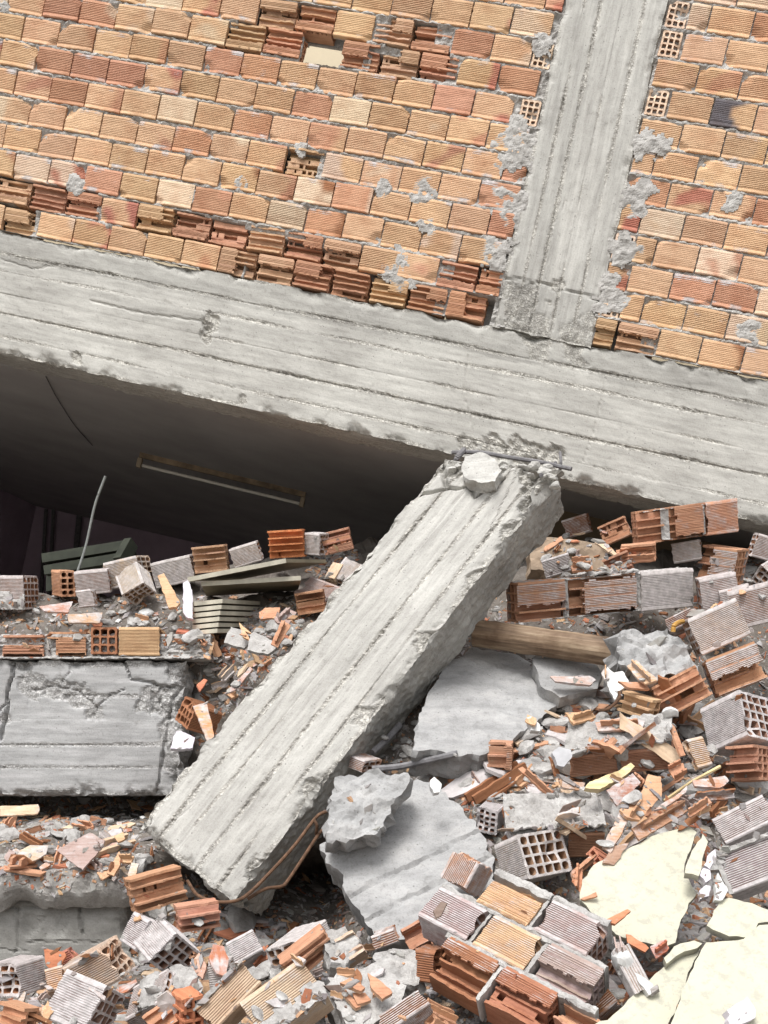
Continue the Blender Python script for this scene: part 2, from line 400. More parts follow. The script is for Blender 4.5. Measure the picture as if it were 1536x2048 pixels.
# ------------------------------------------------------------------ lattice blocks: six-sided blocks whose skin is displaced
def lattice(P4, Nin, na, nb, nc, disp, dims, colf=None, dustf=None, swap=False):
    P00, P10, P11, P01 = [A(p, float) for p in P4]; Nin = A(Nin, float)
    ex = unit(P10-P00); ey = unit(P01-P00); ez = unit(Nin)
    m = MB(); idx = {}; vs = []; cs = []; ds = []; lp = []
    def vid(i, j, k):
        q = (i, j, k)
        if q in idx: return idx[q]
        a, b, c = i/na, j/nb, k/nc
        n = ((i == na)-(i == 0), (j == nb)-(j == 0), (k == nc)-(k == 0))
        p = (a*dims[0], b*dims[1], c*dims[2])
        d, e = disp(p, n)
        ln = math.sqrt(sum(t*t for t in n))
        w_ = (1-a)*(1-b)*P00+a*(1-b)*P10+a*b*P11+(1-a)*b*P01+c*Nin
        w_ = w_+(ex*n[0]+ey*n[1]+ez*n[2])*(d/ln)+ex*e[0]+ey*e[1]+ez*e[2]
        idx[q] = len(vs); vs.append(w_); lp.append((p[1], p[0], p[2]) if swap else p); cs.append(colf(p, n) if colf else (1, 1, 1)); ds.append(dustf(p, n) if dustf else 0.)
        return idx[q]
    fs = []
    for i in range(na):
        for j in range(nb):
            fs.append((vid(i, j, 0), vid(i+1, j, 0), vid(i+1, j+1, 0), vid(i, j+1, 0))); fs.append((vid(i, j+1, nc), vid(i+1, j+1, nc), vid(i+1, j, nc), vid(i, j, nc)))
    for i in range(na):
        for k in range(nc):
            fs.append((vid(i, 0, k), vid(i, 0, k+1), vid(i+1, 0, k+1), vid(i+1, 0, k))); fs.append((vid(i+1, nb, k), vid(i+1, nb, k+1), vid(i, nb, k+1), vid(i, nb, k)))
    for j in range(nb):
        for k in range(nc):
            fs.append((vid(0, j+1, k), vid(0, j+1, k+1), vid(0, j, k+1), vid(0, j, k))); fs.append((vid(na, j, k), vid(na, j, k+1), vid(na, j+1, k+1), vid(na, j+1, k)))
    vol = np.dot(np.cross(ex, ey), ez)
    if vol < 0: fs = [tuple(reversed(f)) for f in fs]
    m.add(vs, fs, cs, ds, lp); return m
def segd(x, y, pl):
    b = 9.
    for (x0, y0), (x1, y1) in zip(pl, pl[1:]):
        dx, dy = x1-x0, y1-y0; t = max(0, min(1, ((x-x0)*dx+(y-y0)*dy)/(dx*dx+dy*dy+1e-12))); b = min(b, math.hypot(x-x0-t*dx, y-y0-t*dy))
    return b
def roughmask(dims, seams, o, ax=0, rough=(), base=.3, edge=.02, k=1.):
    oth = 1-ax
    def f(p, n):
        if n[2] >= 0: return base+.2*n1(p[0]*7, p[1]*7, p[2]*7+o)
        al, s = p[ax], p[oth]; m = 0.
        for i, q in enumerate(seams):
            dd = abs(s-q-.006*n1(al*2.3, q*9+o)-.003*n1(al*25, q*9)); sk = max(.1, min(1.3, .75+1.0*n1(al*2.6, i*9.+o)+.4*((i*7+1)%3-1)))
            if dd < .04: m = max(m, k*sk*(.75+.6*n1(al*9, i+o))*math.exp(-(dd/.011)**2))
        near = min(p[0], dims[0]-p[0], p[1], dims[1]-p[1]); m = max(m, .75*math.exp(-(near/edge)**2)*(.7+n1(al*7, s*7, o)))
        for (x, y, r, dp) in rough:
            c = math.hypot(p[0]-x, p[1]-y)*(1+.35*n1(p[0]*14, p[1]*14, o))+r*.55*fb(A(p)+o, 19, 3)
            if c < r*1.3: m = max(m, min(1, (r*1.25-c)/(r*.35))*min(.85, .38+dp*18))
        return m
    return f
def boards(dims, seams, o, ax=0, edge=.012, cracks=(), rough=(), side=.004, amp=1., ends=.03, seamk=1.):
    """board-marked concrete skin: seams across axis 1-ax on the front (z=0); rough = [(x,y,r,depth)] broken spots"""
    oth = 1-ax
    def f(p, n):
        al, s = p[ax], p[oth]; d = 0.; e = [0, 0, 0]
        if n[2] < 0:
            k = sum(1 for q in seams if s > q)
            d += amp*(.0035*n1(k*7.7+o, o)+.0008*n1(al*4, k*3+o))
            for i, q in enumerate(seams):
                r = max(0, n1(al*6, q*40+o)+.15)+max(0, n1(al*40, q*40+o))*.6
                dd = abs(s-q-.006*n1(al*2.3, q*9+o)-.003*n1(al*25, q*9))
                wd = .0032+.004*r*amp
                sk = seamk*max(.1, .75+1.0*n1(al*2.6, i*9.+o)+.4*((i*7+1)%3-1))
                if dd < .03:
                    d -= sk*(.0034+.007*r*(.5+n1(al*80, s*80, o)))*math.exp(-(dd/wd)**2)
                    d += sk*(.002+.007*r)*n1(al*75, s*75, o+i)*math.exp(-(dd/.011)**2)
        # crumbling edges
        de = sorted(((p[i] if n[i] <= 0 or i == 2 else dims[i]-p[i]) if n[i] == 0 else 0.) if False else min(p[i], dims[i]-p[i]) for i in range(3))
        near = de[1]           # distance to the nearest edge for a point on the skin
        q = fb(A(p)+o, 9, 4)
        if near < .09: d -= edge*max(0, .35+1.3*q)*math.exp(-(near/(.02+.022*max(0, q)))**2)*(1.5)
        en = min(al, dims[ax]-al)
        if en < ends*4: d -= 0
        d += (.0011+(side if n[2] >= 0 else 0))*fb(A(p)+o, 28, 3)
        if n[ax] != 0: d += ends*fb(A(p)+o*2, 7, 4)
        if n[2] < 0:
            for pl, dp, wd in cracks:
                c = segd(p[0]+.008*n1(p[0]*30, p[1]*30, o), p[1]+.008*n1(p[1]*30, p[0]*30, o+5), pl)
                if c < wd*2.5: d -= dp*math.exp(-(c/wd)**2)
            for (x, y, r, dp) in rough:
                c = math.hypot(p[0]-x, p[1]-y)*(1+.35*n1(p[0]*14, p[1]*14, o))+r*.55*fb(A(p)+o, 19, 3)
                if c < r*1.3:
                    k = max(0, min(1, (r*1.25-c)/(r*.35))); d += k*(-dp+dp*.9*fb(A(p)+o, 26, 4))
        return d, e
    return f

# ------------------------------------------------------------------ the building's front plane (leaning, rolled by the collapse)
PN = unit((-.155, -1., -.055)); PY = 5.78; PO = at(0, 460, PY)
def onp(px, py, off=0.):
    d = ray(px, py); t = ((PO+PN*off)@PN)/(d@PN); return d*t
PU = unit(onp(1536, 757)-onp(0, 460)); PV = unit(np.cross(PN, PU)); 
if PV[2] < 0: PV = -PV
def uv(px, py): P = onp(px, py)-PO; return float(P@PU), float(P@PV)
def wp(u, v, n=0.): return PO+PU*u+PV*v+PN*n
def topx(P): return CX+F*P[0]/P[1], CY-F*P[2]/P[1]
def lerp(a, b, t): return a+(b-a)*t

frame = thing('concrete_skeleton', wp(2.9, -.62), 'tilted grey concrete beam and column with board marks, crossing the hollow brick wall', 'concrete frame')
# beam: its visible front face runs between two lines of the photograph; continued past both sides of the picture
def ext(p, q, x): return (x, p[1]+(q[1]-p[1])*(x-p[0])/(q[0]-p[0]))
tl, tr = ext((0, 460), (1536, 757), -1000), ext((0, 460), (1536, 757), 2350)
bl, br = ext((0, 706), (1536, 1050), -1000), ext((0, 706), (1536, 1050), 2350)
P4 = [onp(*bl, .0), onp(*br, .0), onp(*tr, .0), onp(*tl, .0)]
LB = np.linalg.norm(P4[1]-P4[0]); HB = .64; BD = (LB, HB, .27)
def bloc(px, py):      # pixel on the beam face to the beam's own coordinates
    a = np.linalg.norm(onp(px, py)[[0]]-P4[0][[0]])/abs(P4[1][0]-P4[0][0])
    yb = ext((0, 706), (1536, 1050), px)[1]; yt = ext((0, 460), (1536, 757), px)[1]
    return a*LB, (yb-py)/(yb-yt)*HB
bx = bloc
cr = [([bloc(940, 690), bloc(930, 780), bloc(945, 868)], .004, .003), ([bloc(1215, 755), bloc(1190, 860), bloc(1165, 930)], .004, .003),
      ([bloc(0, 518), bloc(60, 535), bloc(110, 530)], .006, .006), ([bloc(180, 600), bloc(280, 625), bloc(400, 640), bloc(420, 655)], .008, .006)]
rg = [(*bloc(985, 895), .06, .014), (*bloc(1045, 903), .065, .016), (*bloc(1105, 918), .06, .014), (*bloc(935, 888), .04, .01), (*bloc(425, 645), .045, .014), (*bloc(412, 672), .03, .012),
      (*bloc(150, 715), .03, .012), (*bloc(485, 798), .02, .008), (*bloc(1150, 700), .06, .005), (*bloc(1080, 690), .07, .004)]
bd = boards(BD, [HB*.14, HB*.33, HB*.49, HB*.68, HB*.815], 3.3, 0, .016, cr, rg, side=.003)
def seamdark(al, s, seams, o):  # narrow uneven darkening along the board seams
    g = 1.
    for i, q in enumerate(seams):
        dd = abs(s-q-.006*n1(al*2.3, q*9+o)-.003*n1(al*25, q*9)); sk = max(.1, min(1.3, .75+1.0*n1(al*2.6, i*9.+o)+.4*((i*7+1)%3-1))); r = max(0, n1(al*6, q*40+o)+.15)
        if dd < .02: g *= 1-.4*sk*(.12+.5*max(0, n1(al*45, q*40+o+7)+.1)+.3*r)*math.exp(-(dd/(.004+.004*r))**2)
    return g
def bcol(p, n):
    y = p[1]/HB; k = sum(1 for q in (.14, .33, .49, .68, .815) if y > q)
    g = 1+.09*n1(k*5.1, 2.2)+.05*n1(p[0]*.8, k*4.)
    if y > .78+.05*n1(p[0]*3, 1.) and n[2] < 0: g *= .80+.1*n1(p[0]*5, p[1]*12)
    if n[2] < 0: g *= seamdark(p[0], p[1], [HB*q for q in (.14, .33, .49, .68, .815)], 3.3)*(1-.1*max(0, n1(p[0]*1.7, p[1]*9, 5)))
    return (g, g, g*.985)
obj('beam', lattice(P4, -PN*.27, 880, 100, 9, bd, BD, bcol, roughmask(BD, [HB*q for q in (.14, .33, .49, .68, .815)], 3.3, 0, rg)), CONC, frame)
# column above the beam
def colx(y, s): return (1130-(120/545)*y) if s == 0 else (1333-(126/545)*y)
yt, yb = -260, 0
def colquad(y0, y1): return [onp(colx(y1, 0), y1+0, .004), onp(colx(y1, 1), y1+45, .004), onp(colx(y0, 1), y0, .010), onp(colx(y0, 0), y0, .010)]
Q = colquad(-300, 652); CH = float(np.linalg.norm(Q[3]-Q[0])); CW = float(np.linalg.norm(Q[1]-Q[0])); CD = (CW, CH, .3)
def cl(px, py): 
    t = (py-(-300))/(652+300); x0, x1 = colx(py, 0), colx(py, 1); return ((px-x0)/(x1-x0)*CW, CH*(1-t))
cseam = [CW*.2, CW*.36, CW*.57, CW*.78]
crg = [(*cl(1040, 590), .09, .005), (*cl(1060, 640), .10, .004), (*cl(1185, 610), .06, .004), (*cl(1115, 547), .035, .007), (*cl(1150, 640), .08, .003)]
ccr = [([cl(1000, 552), cl(1100, 548), cl(1210, 556)], .01, .005), ([cl(1090, 560), cl(1110, 430), cl(1135, 380)], .003, .003)]
cf = boards(CD, cseam, 8.1, 1, .010, ccr, crg, side=.003, amp=1.1)
def ccol(p, n):
    k = sum(1 for q in cseam if p[0] > q); g = .92+.2*n1(k*3.3+1, 9.)+.14*n1(p[0]*22, p[1]*.9)
    if p[1] < .25+.02*n1(p[0]*9, 2.): g *= .86+.12*n1(p[0]*8, p[1]*8)
    if n[2] < 0: g *= seamdark(p[1], p[0], cseam, 8.1)
    return (g, g, g*.99)
obj('column', lattice(Q, -PN*.3, 70, 200, 8, cf, CD, ccol, roughmask(CD, cseam, 8.1, 1, crg, k=1.2), swap=True), CONC, frame)

# ------------------------------------------------------------------ brick walls either side of the column
OPEN = [(783,140),(520,40),(590,36),(655,46),(480,85),(555,82),(685,97),(823,70),(850,125),(590,330),(22,375),(75,393),(150,402),(290,437),(362,452),(25,437),
        (440,470),(445,525),(515,492),(575,505),(640,522),(712,530),(600,560),(655,575),(705,590),(825,597),(953,552),(938,617),(783,587),(1235,672),(757,590),(530,545)]
MISS = [(620,97)]
ENDON = [(1060,200),(1358,20),(1338,102),(1316,200),(1088,100),(883,605),(1258,490),(1223,632)]
CHIP = [(545,92)]
PATCH = [(1038,300,44),(1018,415,36),(993,505,34),(848,385,27),(850,450,20),(765,378,17),(1303,290,30),(1273,400,34),(1248,500,30),(1463,405,18),(1493,665,24),(808,540,36),(1223,605,30),(155,370,22),(480,370,20),(385,392,15),(1085,95,22),(600,298,12),(1040,250,20),(780,545,18),(1218,560,22),(10,10,14)]
rw = random.Random(5)
def wallpart(side):
    if side == 0: nm = ('brick_wall', 'large orange and tan hollow brick wall left of the upright column', 'brick wall')
    else: nm = ('brick_wall', 'narrower hollow brick wall right of the upright column, at the photo\'s right edge', 'brick wall')
    u0, u1 = (-2.4, None) if side == 0 else (None, 6.2)
    T = thing(nm[0], wp(1.2 if side == 0 else 4.2, 0, 0), nm[1], nm[2])
    M = MB(); lstopen = 0
    bh, hh, bl_, jl = .1205, .135, .193, .2005
    if side == 1: bh, hh, bl_, jl = .1205, .1355, .197, .2045
    nrow = 13
    holes = []
    for r in range(nrow):
        v0 = .006+r*hh
        # column edges at this height
        e = []
        for s in (0, 1):
            y = 600-r*51
            for _ in range(4): 
                uu, vv = uv(colx(y, s), y); y -= (v0+bh/2-vv)*360
            e.append(uu)
        lo, hi = (u0, e[0]-.004) if side == 0 else (e[1]+.018, u1)
        off = (0, .62)[r % 2]*jl+rw.uniform(-.012, .012)+{1: .0, 4: .02, 7: -.03}.get(r, 0)
        if side == 0: u = lo+off-jl
        else: u = lo+(0 if r % 2 else -.5*jl)+rw.uniform(-.01, .01)
        while u < hi:
            a, b = max(u, lo), min(u+bl_, hi); uc = (a+b)/2; vc = v0+bh/2
            px, py = topx(wp(uc, vc)); typ = 'n'
            def nearp(L, ru=.53, rv=.56):
                for q in L:
                    qu, qv = uv(*q)
                    if abs(qu-uc) < ru*jl and abs(qv-vc) < rv*hh: return True
            if b-a < .045: u += jl; continue
            if nearp(MISS): typ = 'm'
            elif nearp(OPEN): typ = 'o'
            elif nearp(ENDON, .45, .5): typ = 'e'
            x = rw.random(); col = TAN if x < .70 else PALE if x < .83 else ORG if x < .993 else RED
            if abs(px-38) < 35 and abs(py-82) < 28: col = DRK
            if abs(px-1450) < 40 and abs(py-220) < 28: col = DRK
            col = jc(col, rw, .10); dust = rw.choice([-.02, .06, .12, .18, .3]) if typ == 'n' else .05
            tilt = rw.gauss(0, .011); dn = rw.gauss(0, .003); dv = rw.gauss(0, .0025)
            col2 = jc(rw.choice([ORG, ORG, BRN, TAN, PALE, TAN, ORG, RED]), rw); ph = rw.uniform(0, 99); split = rw.choice([.15, .25, .5, 9, 9])
            Lb = b-a
            if typ == 'm': holes.append((a-.01, b+.01, v0-.012, v0+bh+.01)); u += jl; continue
            if typ in 'oe':
                if typ == 'o':
                    kp = rw.choice([None, None, (-.1, 1.1, .0, .3), (-.1, 1.1, .62, 1.1), (-.1, .45, -.1, 1.1), (.5, 1.1, .5, 1.1), (-.1,.7,.45,1.1)])
                    bm = brick_open(Lb, bh, .10, 4, 3, rw, jc(rw.choice([ORG, TAN, TAN, ORG]), rw), .05, kp, rw.uniform(.08, .28)); name = 'broken_brick'; xx, lab = a, 'broken brick opened to its inner shelves'
                    bm.xf(lambda q: wp(xx+q[0], v0+dv+q[1]+tilt*(q[0]-.1), .006+dn-q[2]))
                    holes_bg = True
                else:
                    we = min(.095, Lb); s = b-we if side == 0 else a
                    bm = brick_intact(.16, bh, we, 4, 3, rw, jc(CREAMC, rw), .2, 3); name = 'end_on_brick'; lab = 'brick laid end on with square holes showing'
                    # length runs into the wall: x -> inwards, z -> along u
                    bm.xf(lambda q: wp(s+q[2], v0+q[1], .004-q[0]), flip=True)
                    lab = lab
                obj(name, bm, BRICK, T, label=lab)
                if typ == 'e' and Lb-we > .06: a, b = (a, b-we-.008) if side == 0 else (a+we+.008, b); Lb = b-a
                else: u += jl; continue
            # front face with ridges, five stations along the brick
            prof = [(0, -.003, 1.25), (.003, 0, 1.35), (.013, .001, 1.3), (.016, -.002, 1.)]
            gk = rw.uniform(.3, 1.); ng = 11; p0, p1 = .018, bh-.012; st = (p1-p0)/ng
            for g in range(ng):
                s = p0+g*st; prof += [(s+.2*st, 0, 1.04), (s+.5*st, -.0036*gk, 1-.42*gk), (s+.8*st, 0, 1.04)]  # groove bottoms get a darker colour as painted shadow lines
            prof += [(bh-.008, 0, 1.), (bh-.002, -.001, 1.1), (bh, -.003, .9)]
            nx = 8; vs = []; cs = []; ds = []; lp = []; fs = []; npf = len(prof)
            chip = rw.random() < .6; cc = (rw.choice([0, Lb]), rw.choice([0, bh]), rw.uniform(.014, .042))
            for i in range(nx+1):
                x = Lb*i/nx
                ex = .002*n1(ph, i*3.)
                for j, (y, n_, k) in enumerate(prof):
                    xr = x+(.0025*n1(ph+y*60, 7) if i in (0, nx) else 0); nn = n_-(.003 if i in (0, nx) else 0)
                    d = math.hypot(x-cc[0], y-cc[1])
                    if chip and d < cc[2]*1.6: nn -= .016*min(1, max(0, (cc[2]*1.6-d)/cc[2])*1.5)
                    nn += .0012*n1(x*25+ph, y*25)
                    yy = y+(.003*n1(x*30+ph, 3.) if j in (0, 1, npf-1, npf-2) else 0)
                    vs.append(wp(a+xr, v0+dv+yy+tilt*(x-.1), nn+dn+.004))
                    q = n1(x*9+ph, y*9)*.7+.5*(x/Lb-.5); t = 1 if q > split else 0
                    t = max(0, min(1, (q-split)*6+.5)) if split < 5 else 0
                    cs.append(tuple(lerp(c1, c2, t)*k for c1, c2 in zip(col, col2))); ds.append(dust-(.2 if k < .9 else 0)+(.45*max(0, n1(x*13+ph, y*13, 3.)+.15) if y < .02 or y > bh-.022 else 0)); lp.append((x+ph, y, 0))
            for i in range(nx):
                for j in range(npf-1): q = i*npf+j; fs.append((q, q+npf, q+npf+1, q+1))
            # sides back to the mortar
            o = len(vs); ring = [i*npf for i in range(nx+1)]+[nx*npf+j for j in range(1, npf)]+[i*npf+npf-1 for i in range(nx-1, -1, -1)]+[j for j in range(npf-2, 0, -1)]
            for q in ring: vs.append(A(vs[q])-PN*.03); cs.append(tuple(k*.9 for k in col)); ds.append(dust+.3); lp.append(tuple(A(lp[q])+A([0, 0, .03])))
            R = len(ring); fs += [(ring[i], o+i, o+(i+1) % R, ring[(i+1) % R]) for i in range(R)]
            M.add(vs, fs, cs, ds, lp); u += jl
    obj('brickwork', M, BRICK, T)
    # mortar bed behind the bricks, with holes where a brick has gone right through
    mm = MB(); lo, hi = (u0, 2.98) if side == 0 else (2.9, u1); hv = nrow*hh; cell = .0095 if side == 0 else .0095
    nu, nv = int((hi-lo)/cell), int(hv/cell)
    deep = [uv(*q) for q in OPEN]
    def P(i, j):
        u = lo+cell*i; v = cell*j
        ph = ((v-.006)/(.135 if side == 0 else .1355)) % 1.; hj = math.exp(-((ph-.945)/.10)**2)+math.exp(-((ph+.055)/.10)**2); n = -.016+.017*hj*(1+.5*n1(u*9, v*9))+.012*fb((u, v, 3), 38, 3)
        for q in deep:
            if abs(q[0]-u) < .11 and abs(q[1]-v) < .068: n = -.103; break
        return wp(u, v, n)
    def kp(i, j):
        u = lo+cell*i; v = cell*j
        for h in holes:
            if h[0] < u < h[1] and h[2] < v < h[3]: return False
        uu, vv = u, v
        return True
    def edge_ok(i, j):
        if not kp(i, j): return False
        p = topx(wp(lo+cell*i, cell*j)); c0, c1 = colx(p[1], 0), colx(p[1], 1)
        return p[0] < c0+22 if side == 0 else p[0] > c1+3
    sheet(mm, P, nu, nv, edge_ok, -PN*.01, (1, 1, 1), 0.)
    mm.lp = [((A(v)-PO)@PU, (A(v)-PO)@PV, (A(v)-PO)@PN) for v in mm.v]
    obj('mortar', mm, MORTW, T)
    for (px, py, r) in PATCH:
        u, v = uv(px, py)
        if (side == 0) != (px < (colx(py, 0)+colx(py, 1))/2): continue
        rr = r/400.; o = rw.uniform(0, 99); pm = MB(); k = int(2*rr*1.3/.008)
        def dens(x, y): return 1-math.hypot(x-.65*2*rr, y-.65*2*rr)/rr+.75*fb((x+o, y, 0), 13, 3)
        def P(i, j):
            x, y = i*.008, j*.008; q = max(0, min(1, dens(x, y)*2.5))
            return wp(u-1.3*rr+x, v-1.3*rr+y, .002+q*.004+.008*q*fb((x+o, y, 1), 30, 4))
        sheet(pm, P, int(2.6*rr/.008), int(2.6*rr/.008), lambda i, j: dens(i*.008, j*.008) > .0, -PN*.015, (1.02, 1.02, 1.02), 0.)
        if pm.v: 
            pm.lp = [((A(q)-PO)@PU, (A(q)-PO)@PV, (A(q)-PO)@PN) for q in pm.v]; obj('mortar_patch', pm, MORTW, T)
    return T
WL = wallpart(0); WR = wallpart(1)
# loose pieces wedged in the wall's big break: one brick tilted out of its course
def box(m, P, ex, ey, ez, col=(1, 1, 1)):
    P = A(P); ex, ey, ez = A(ex), A(ey), A(ez)
    vs = [P, P+ex, P+ex+ey, P+ey, P+ez, P+ex+ez, P+ex+ey+ez, P+ey+ez]
    fs = [(0, 3, 2, 1), (4, 5, 6, 7), (0, 1, 5, 4), (1, 2, 6, 5), (2, 3, 7, 6), (3, 0, 4, 7)]
    if np.dot(np.cross(ex, ey), ez) < 0: fs = [tuple(reversed(f)) for f in fs]
    L = [np.linalg.norm(t) for t in (ex, ey, ez)]
    lp = [(0, 0, 0), (L[0], 0, 0), (L[0], L[1], 0), (0, L[1], 0), (0, 0, L[2]), (L[0], 0, L[2]), (L[0], L[1], L[2]), (0, L[1], L[2])]
    m.add(vs, fs, col, 0., lp); return m
def grid(m, P, ex, ey, na, nb, amp=.004, o=0.):
    P, ex, ey = A(P), A(ex), A(ey); n = unit(np.cross(ex, ey)); la, lb = np.linalg.norm(ex), np.linalg.norm(ey)
    vs = [P+ex*i/na+ey*j/nb+n*amp*fb((la*i/na+o, lb*j/nb, o), 3, 4) for i in range(na+1) for j in range(nb+1)]
    lp = [(la*i/na, lb*j/nb, 0) for i in range(na+1) for j in range(nb+1)]
    m.add(vs, [(i*(nb+1)+j, (i+1)*(nb+1)+j, (i+1)*(nb+1)+j+1, i*(nb+1)+j+1) for i in range(na) for j in range(nb)], (1, 1, 1), 0., lp)
# upper room's far wall, seen through the hole in the brickwork
m = MB(); box(m, wp(-2.6, .05, -1.5), PU*9.2, PV*2.0, -PN*.1); obj('interior_wall', m, BEIGE, label='beige inner wall seen through the hole in the brickwork', cat='wall')
m = MB(); pass
# room under the beam: ceiling, walls
cz = uv(200, 760)[1]-.0
d_ = ray(72, 1012); cA = d_*((wp(0, cz+.03)@PV)/(d_@PV)); BK = float(-(cA-PO)@PN); print('room depth', BK)
m = MB(); box(m, wp(-7.0, cz+.03, -.26), PU*13., PV*.09, -PN*(BK+.4))
obj('ceiling', m, CEIL, label='dim grey ceiling of the room behind the tilted beam', cat='ceiling')
def onback(px, py, dn):    # a pixel on the plane parallel to the front, dn metres behind it
    return onp(px, py, -dn)
uA = (cA-PO)@PU
m = MB(); box(m, wp(uA-.02, cz+.05, -BK), PU*4.2, -PV*3.6, -PN*.1); obj('room_back_wall', m, ROOM, label='lilac back wall deep inside the dark room', cat='wall')
m = MB(); box(m, wp(uA-.1, cz+.05, -.3), PU*.1, -PV*3.6, -PN*(BK)); obj('room_side_wall', m, ROOM, label='dark side wall at the left end of the room', cat='wall')
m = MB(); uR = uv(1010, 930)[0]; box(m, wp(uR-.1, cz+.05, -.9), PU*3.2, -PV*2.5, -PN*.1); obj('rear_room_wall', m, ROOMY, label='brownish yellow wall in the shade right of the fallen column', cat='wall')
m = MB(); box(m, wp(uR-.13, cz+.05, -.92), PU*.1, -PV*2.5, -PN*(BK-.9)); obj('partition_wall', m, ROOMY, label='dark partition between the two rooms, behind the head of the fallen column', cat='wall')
# pipes on the back wall
pp = thing('wall_pipes', onback(95, 1130, BK-.1), 'dark vertical pipes in the corner of the lilac room', 'pipes')
def tube(m, pts, r, seg=8, col=(1, 1, 1), cap=True):
    pts = [A(p, float) for p in pts]; n = len(pts); vs = []; lp = []; L = 0
    for i, p in enumerate(pts):
        t = unit(pts[min(n-1, i+1)]-pts[max(0, i-1)]); a = unit(np.cross(t, (0.3, .2, 1) if abs(t[2]) < .9 else (1, 0, 0))); b = np.cross(t, a)
        if i: L += np.linalg.norm(p-pts[i-1])
        rr = r(i/(n-1)) if callable(r) else r
        for k in range(seg):
            th = 2*math.pi*k/seg; vs.append(p+(a*math.cos(th)+b*math.sin(th))*rr); lp.append((L, rr*math.cos(th), rr*math.sin(th)))
    fs = [(i*seg+k, i*seg+(k+1) % seg, (i+1)*seg+(k+1) % seg, (i+1)*seg+k) for i in range(n-1) for k in range(seg)]
    if cap: fs += [tuple(reversed(range(seg))), tuple(range((n-1)*seg, n*seg))]
    m.add(vs, fs, col, 0., lp)
def curve(pts, k=8):
    P = [A(p, float) for p in pts]; P = [2*P[0]-P[1]]+P+[2*P[-1]-P[-2]]; out = []
    for i in range(1, len(P)-2):
        for j in range(k):
            t = j/k; a, b, c, d = P[i-1:i+3]
            out.append(.5*((2*b)+(-a+c)*t+(2*a-5*b+4*c-d)*t*t+(-a+3*b-3*c+d)*t**3))
    return out+[P[-2]]
for x0, x1 in ((92, 80), (107, 96), (160, 140)):
    m = MB(); tube(m, [onback(x0, 1018, BK-.06), onback(x1, 1230, BK-.06)], .022 if x0 < 150 else .035); obj('pipe', m, STEEL, pp)
# ceiling light
def onceil(px, py):
    q = wp(0, cz+.03); d = ray(px, py); return d*((q@PV)/(d@PV))
l0, l1 = onceil(281, 905), onceil(612, 985); lx = unit(l1-l0); lz = -PV; ly = unit(np.cross(lx, lz)); LL = float(np.linalg.norm(l1-l0))
lt = thing('ceiling_light', (l0+l1)/2+lz*.01, 'long rusty fluorescent batten light on the dark ceiling', 'ceiling light')
m = MB(); box(m, l0-ly*.015, lx*LL, ly*.030, lz*.035); obj('housing', m, plain('rusted_lamp_housing', (.27, .20, .13), .7, .75, 7), lt)
m = MB(); tube(m, [l0+lz*.085+lx*.03, l1+lz*.085-lx*.03], .011); obj('tube', m, plain('lamp_tube', (.66, .63, .56), .35, .15, 9), lt)
for q, s in ((l0, 1), (l1, -1)):
    m = MB(); box(m, q-ly*.022-lx*.005*s+lz*.04, lx*.03*s, ly*.044, lz*.065); obj('lamp_holder', m, plain('lamp_holder', (.35, .28, .2), .7), lt.children[0])
# sagging wire on the ceiling
m = MB(); tube(m, curve([onceil(92, 752)+lz*.004, onceil(115, 795)+lz*.006, onceil(150, 850)+lz*.004, onceil(185, 890)+lz*.004]), .003, 5); obj('ceiling_wire', m, STEEL, label='thin black wire running across the dark ceiling', cat='wire')
# thin steel rod standing in the rubble
m = MB(); tube(m, curve([at(153, 1150, 5.6), at(172, 1090, 5.6), at(190, 1010, 5.58), at(211, 952, 5.55)]), .0065, 8); obj('steel_rod', m, plain('galvanised_rod', (.20, .21, .20), .5, .2, 20, .5), label='thin grey rod standing upright in the dark room, leaning right', cat='rod')
# green cabinet frame lying in the dark
g = thing('cabinet_frame', at(170, 1130, 6.1), 'faded green cabinet frame lying in the dark behind the rod', 'cabinet')
def bar(m, a, b, w_, h_): 
    a, b = A(a), A(b); d = b-a; s = unit(np.cross(d, (0, 0, 1))); u_ = unit(np.cross(s, d)); box(m, a-s*w_/2-u_*h_/2, d, s*w_, u_*h_)
for a, b in (((88, 1118), (262, 1090)), ((92, 1142), (270, 1112))):
    m = MB(); bar(m, at(*a, 6.1), at(*b, 6.0), .05, .05); obj('rail', m, GREENF, g)
m = MB(); bar(m, at(262, 1086, 5.98), at(240, 1125, 5.9), .05, .07); obj('post', m, GREENF, g)
m = MB(); box(m, at(92, 1140, 6.16), at(262, 1095, 6.1)-at(92, 1135, 6.16), (0, .02, 0), (0, 0, -.12)); obj('panel', m, GREENF, g)

# ------------------------------------------------------------------ ground and rubble heap (the terrain everything lies on)
HT = DT.copy(); 
HB_ = A([[900,9.0,9.0,6.8],[1000,8.2,8.0,6.5],[1100,7.0,7.0,6.2],[1150,5.75,5.9,5.6],[1200,5.45,5.4,5.2],[1250,5.3,5.15,4.95],[1320,5.2,5.0,4.75],[1400,5.4,4.8,4.5],[1500,5.4,4.7,4.2],[1595,5.6,4.6,4.0],
         [1632,5.5,4.5,3.95],[1650,4.95,4.45,3.9],[1700,4.52,4.6,3.85],[1750,4.45,5.2,3.85],[1850,4.42,4.6,3.6],[1935,4.35,3.95,3.4],[1975,3.8,3.65,3.3],[2048,3.35,3.3,3.2],[2200,2.75,2.75,2.75],[2500,2.05,2.05,2.05],[3200,1.6,1.6,1.6],[4500,1.25,1.25,1.25]])
def heapY(px, py): return depth(px, py, HB_)
m = MB(); xs = np.concatenate([np.linspace(-1500, -60, 26), np.linspace(-40, 1580, 230), np.linspace(1600, 3000, 26)])
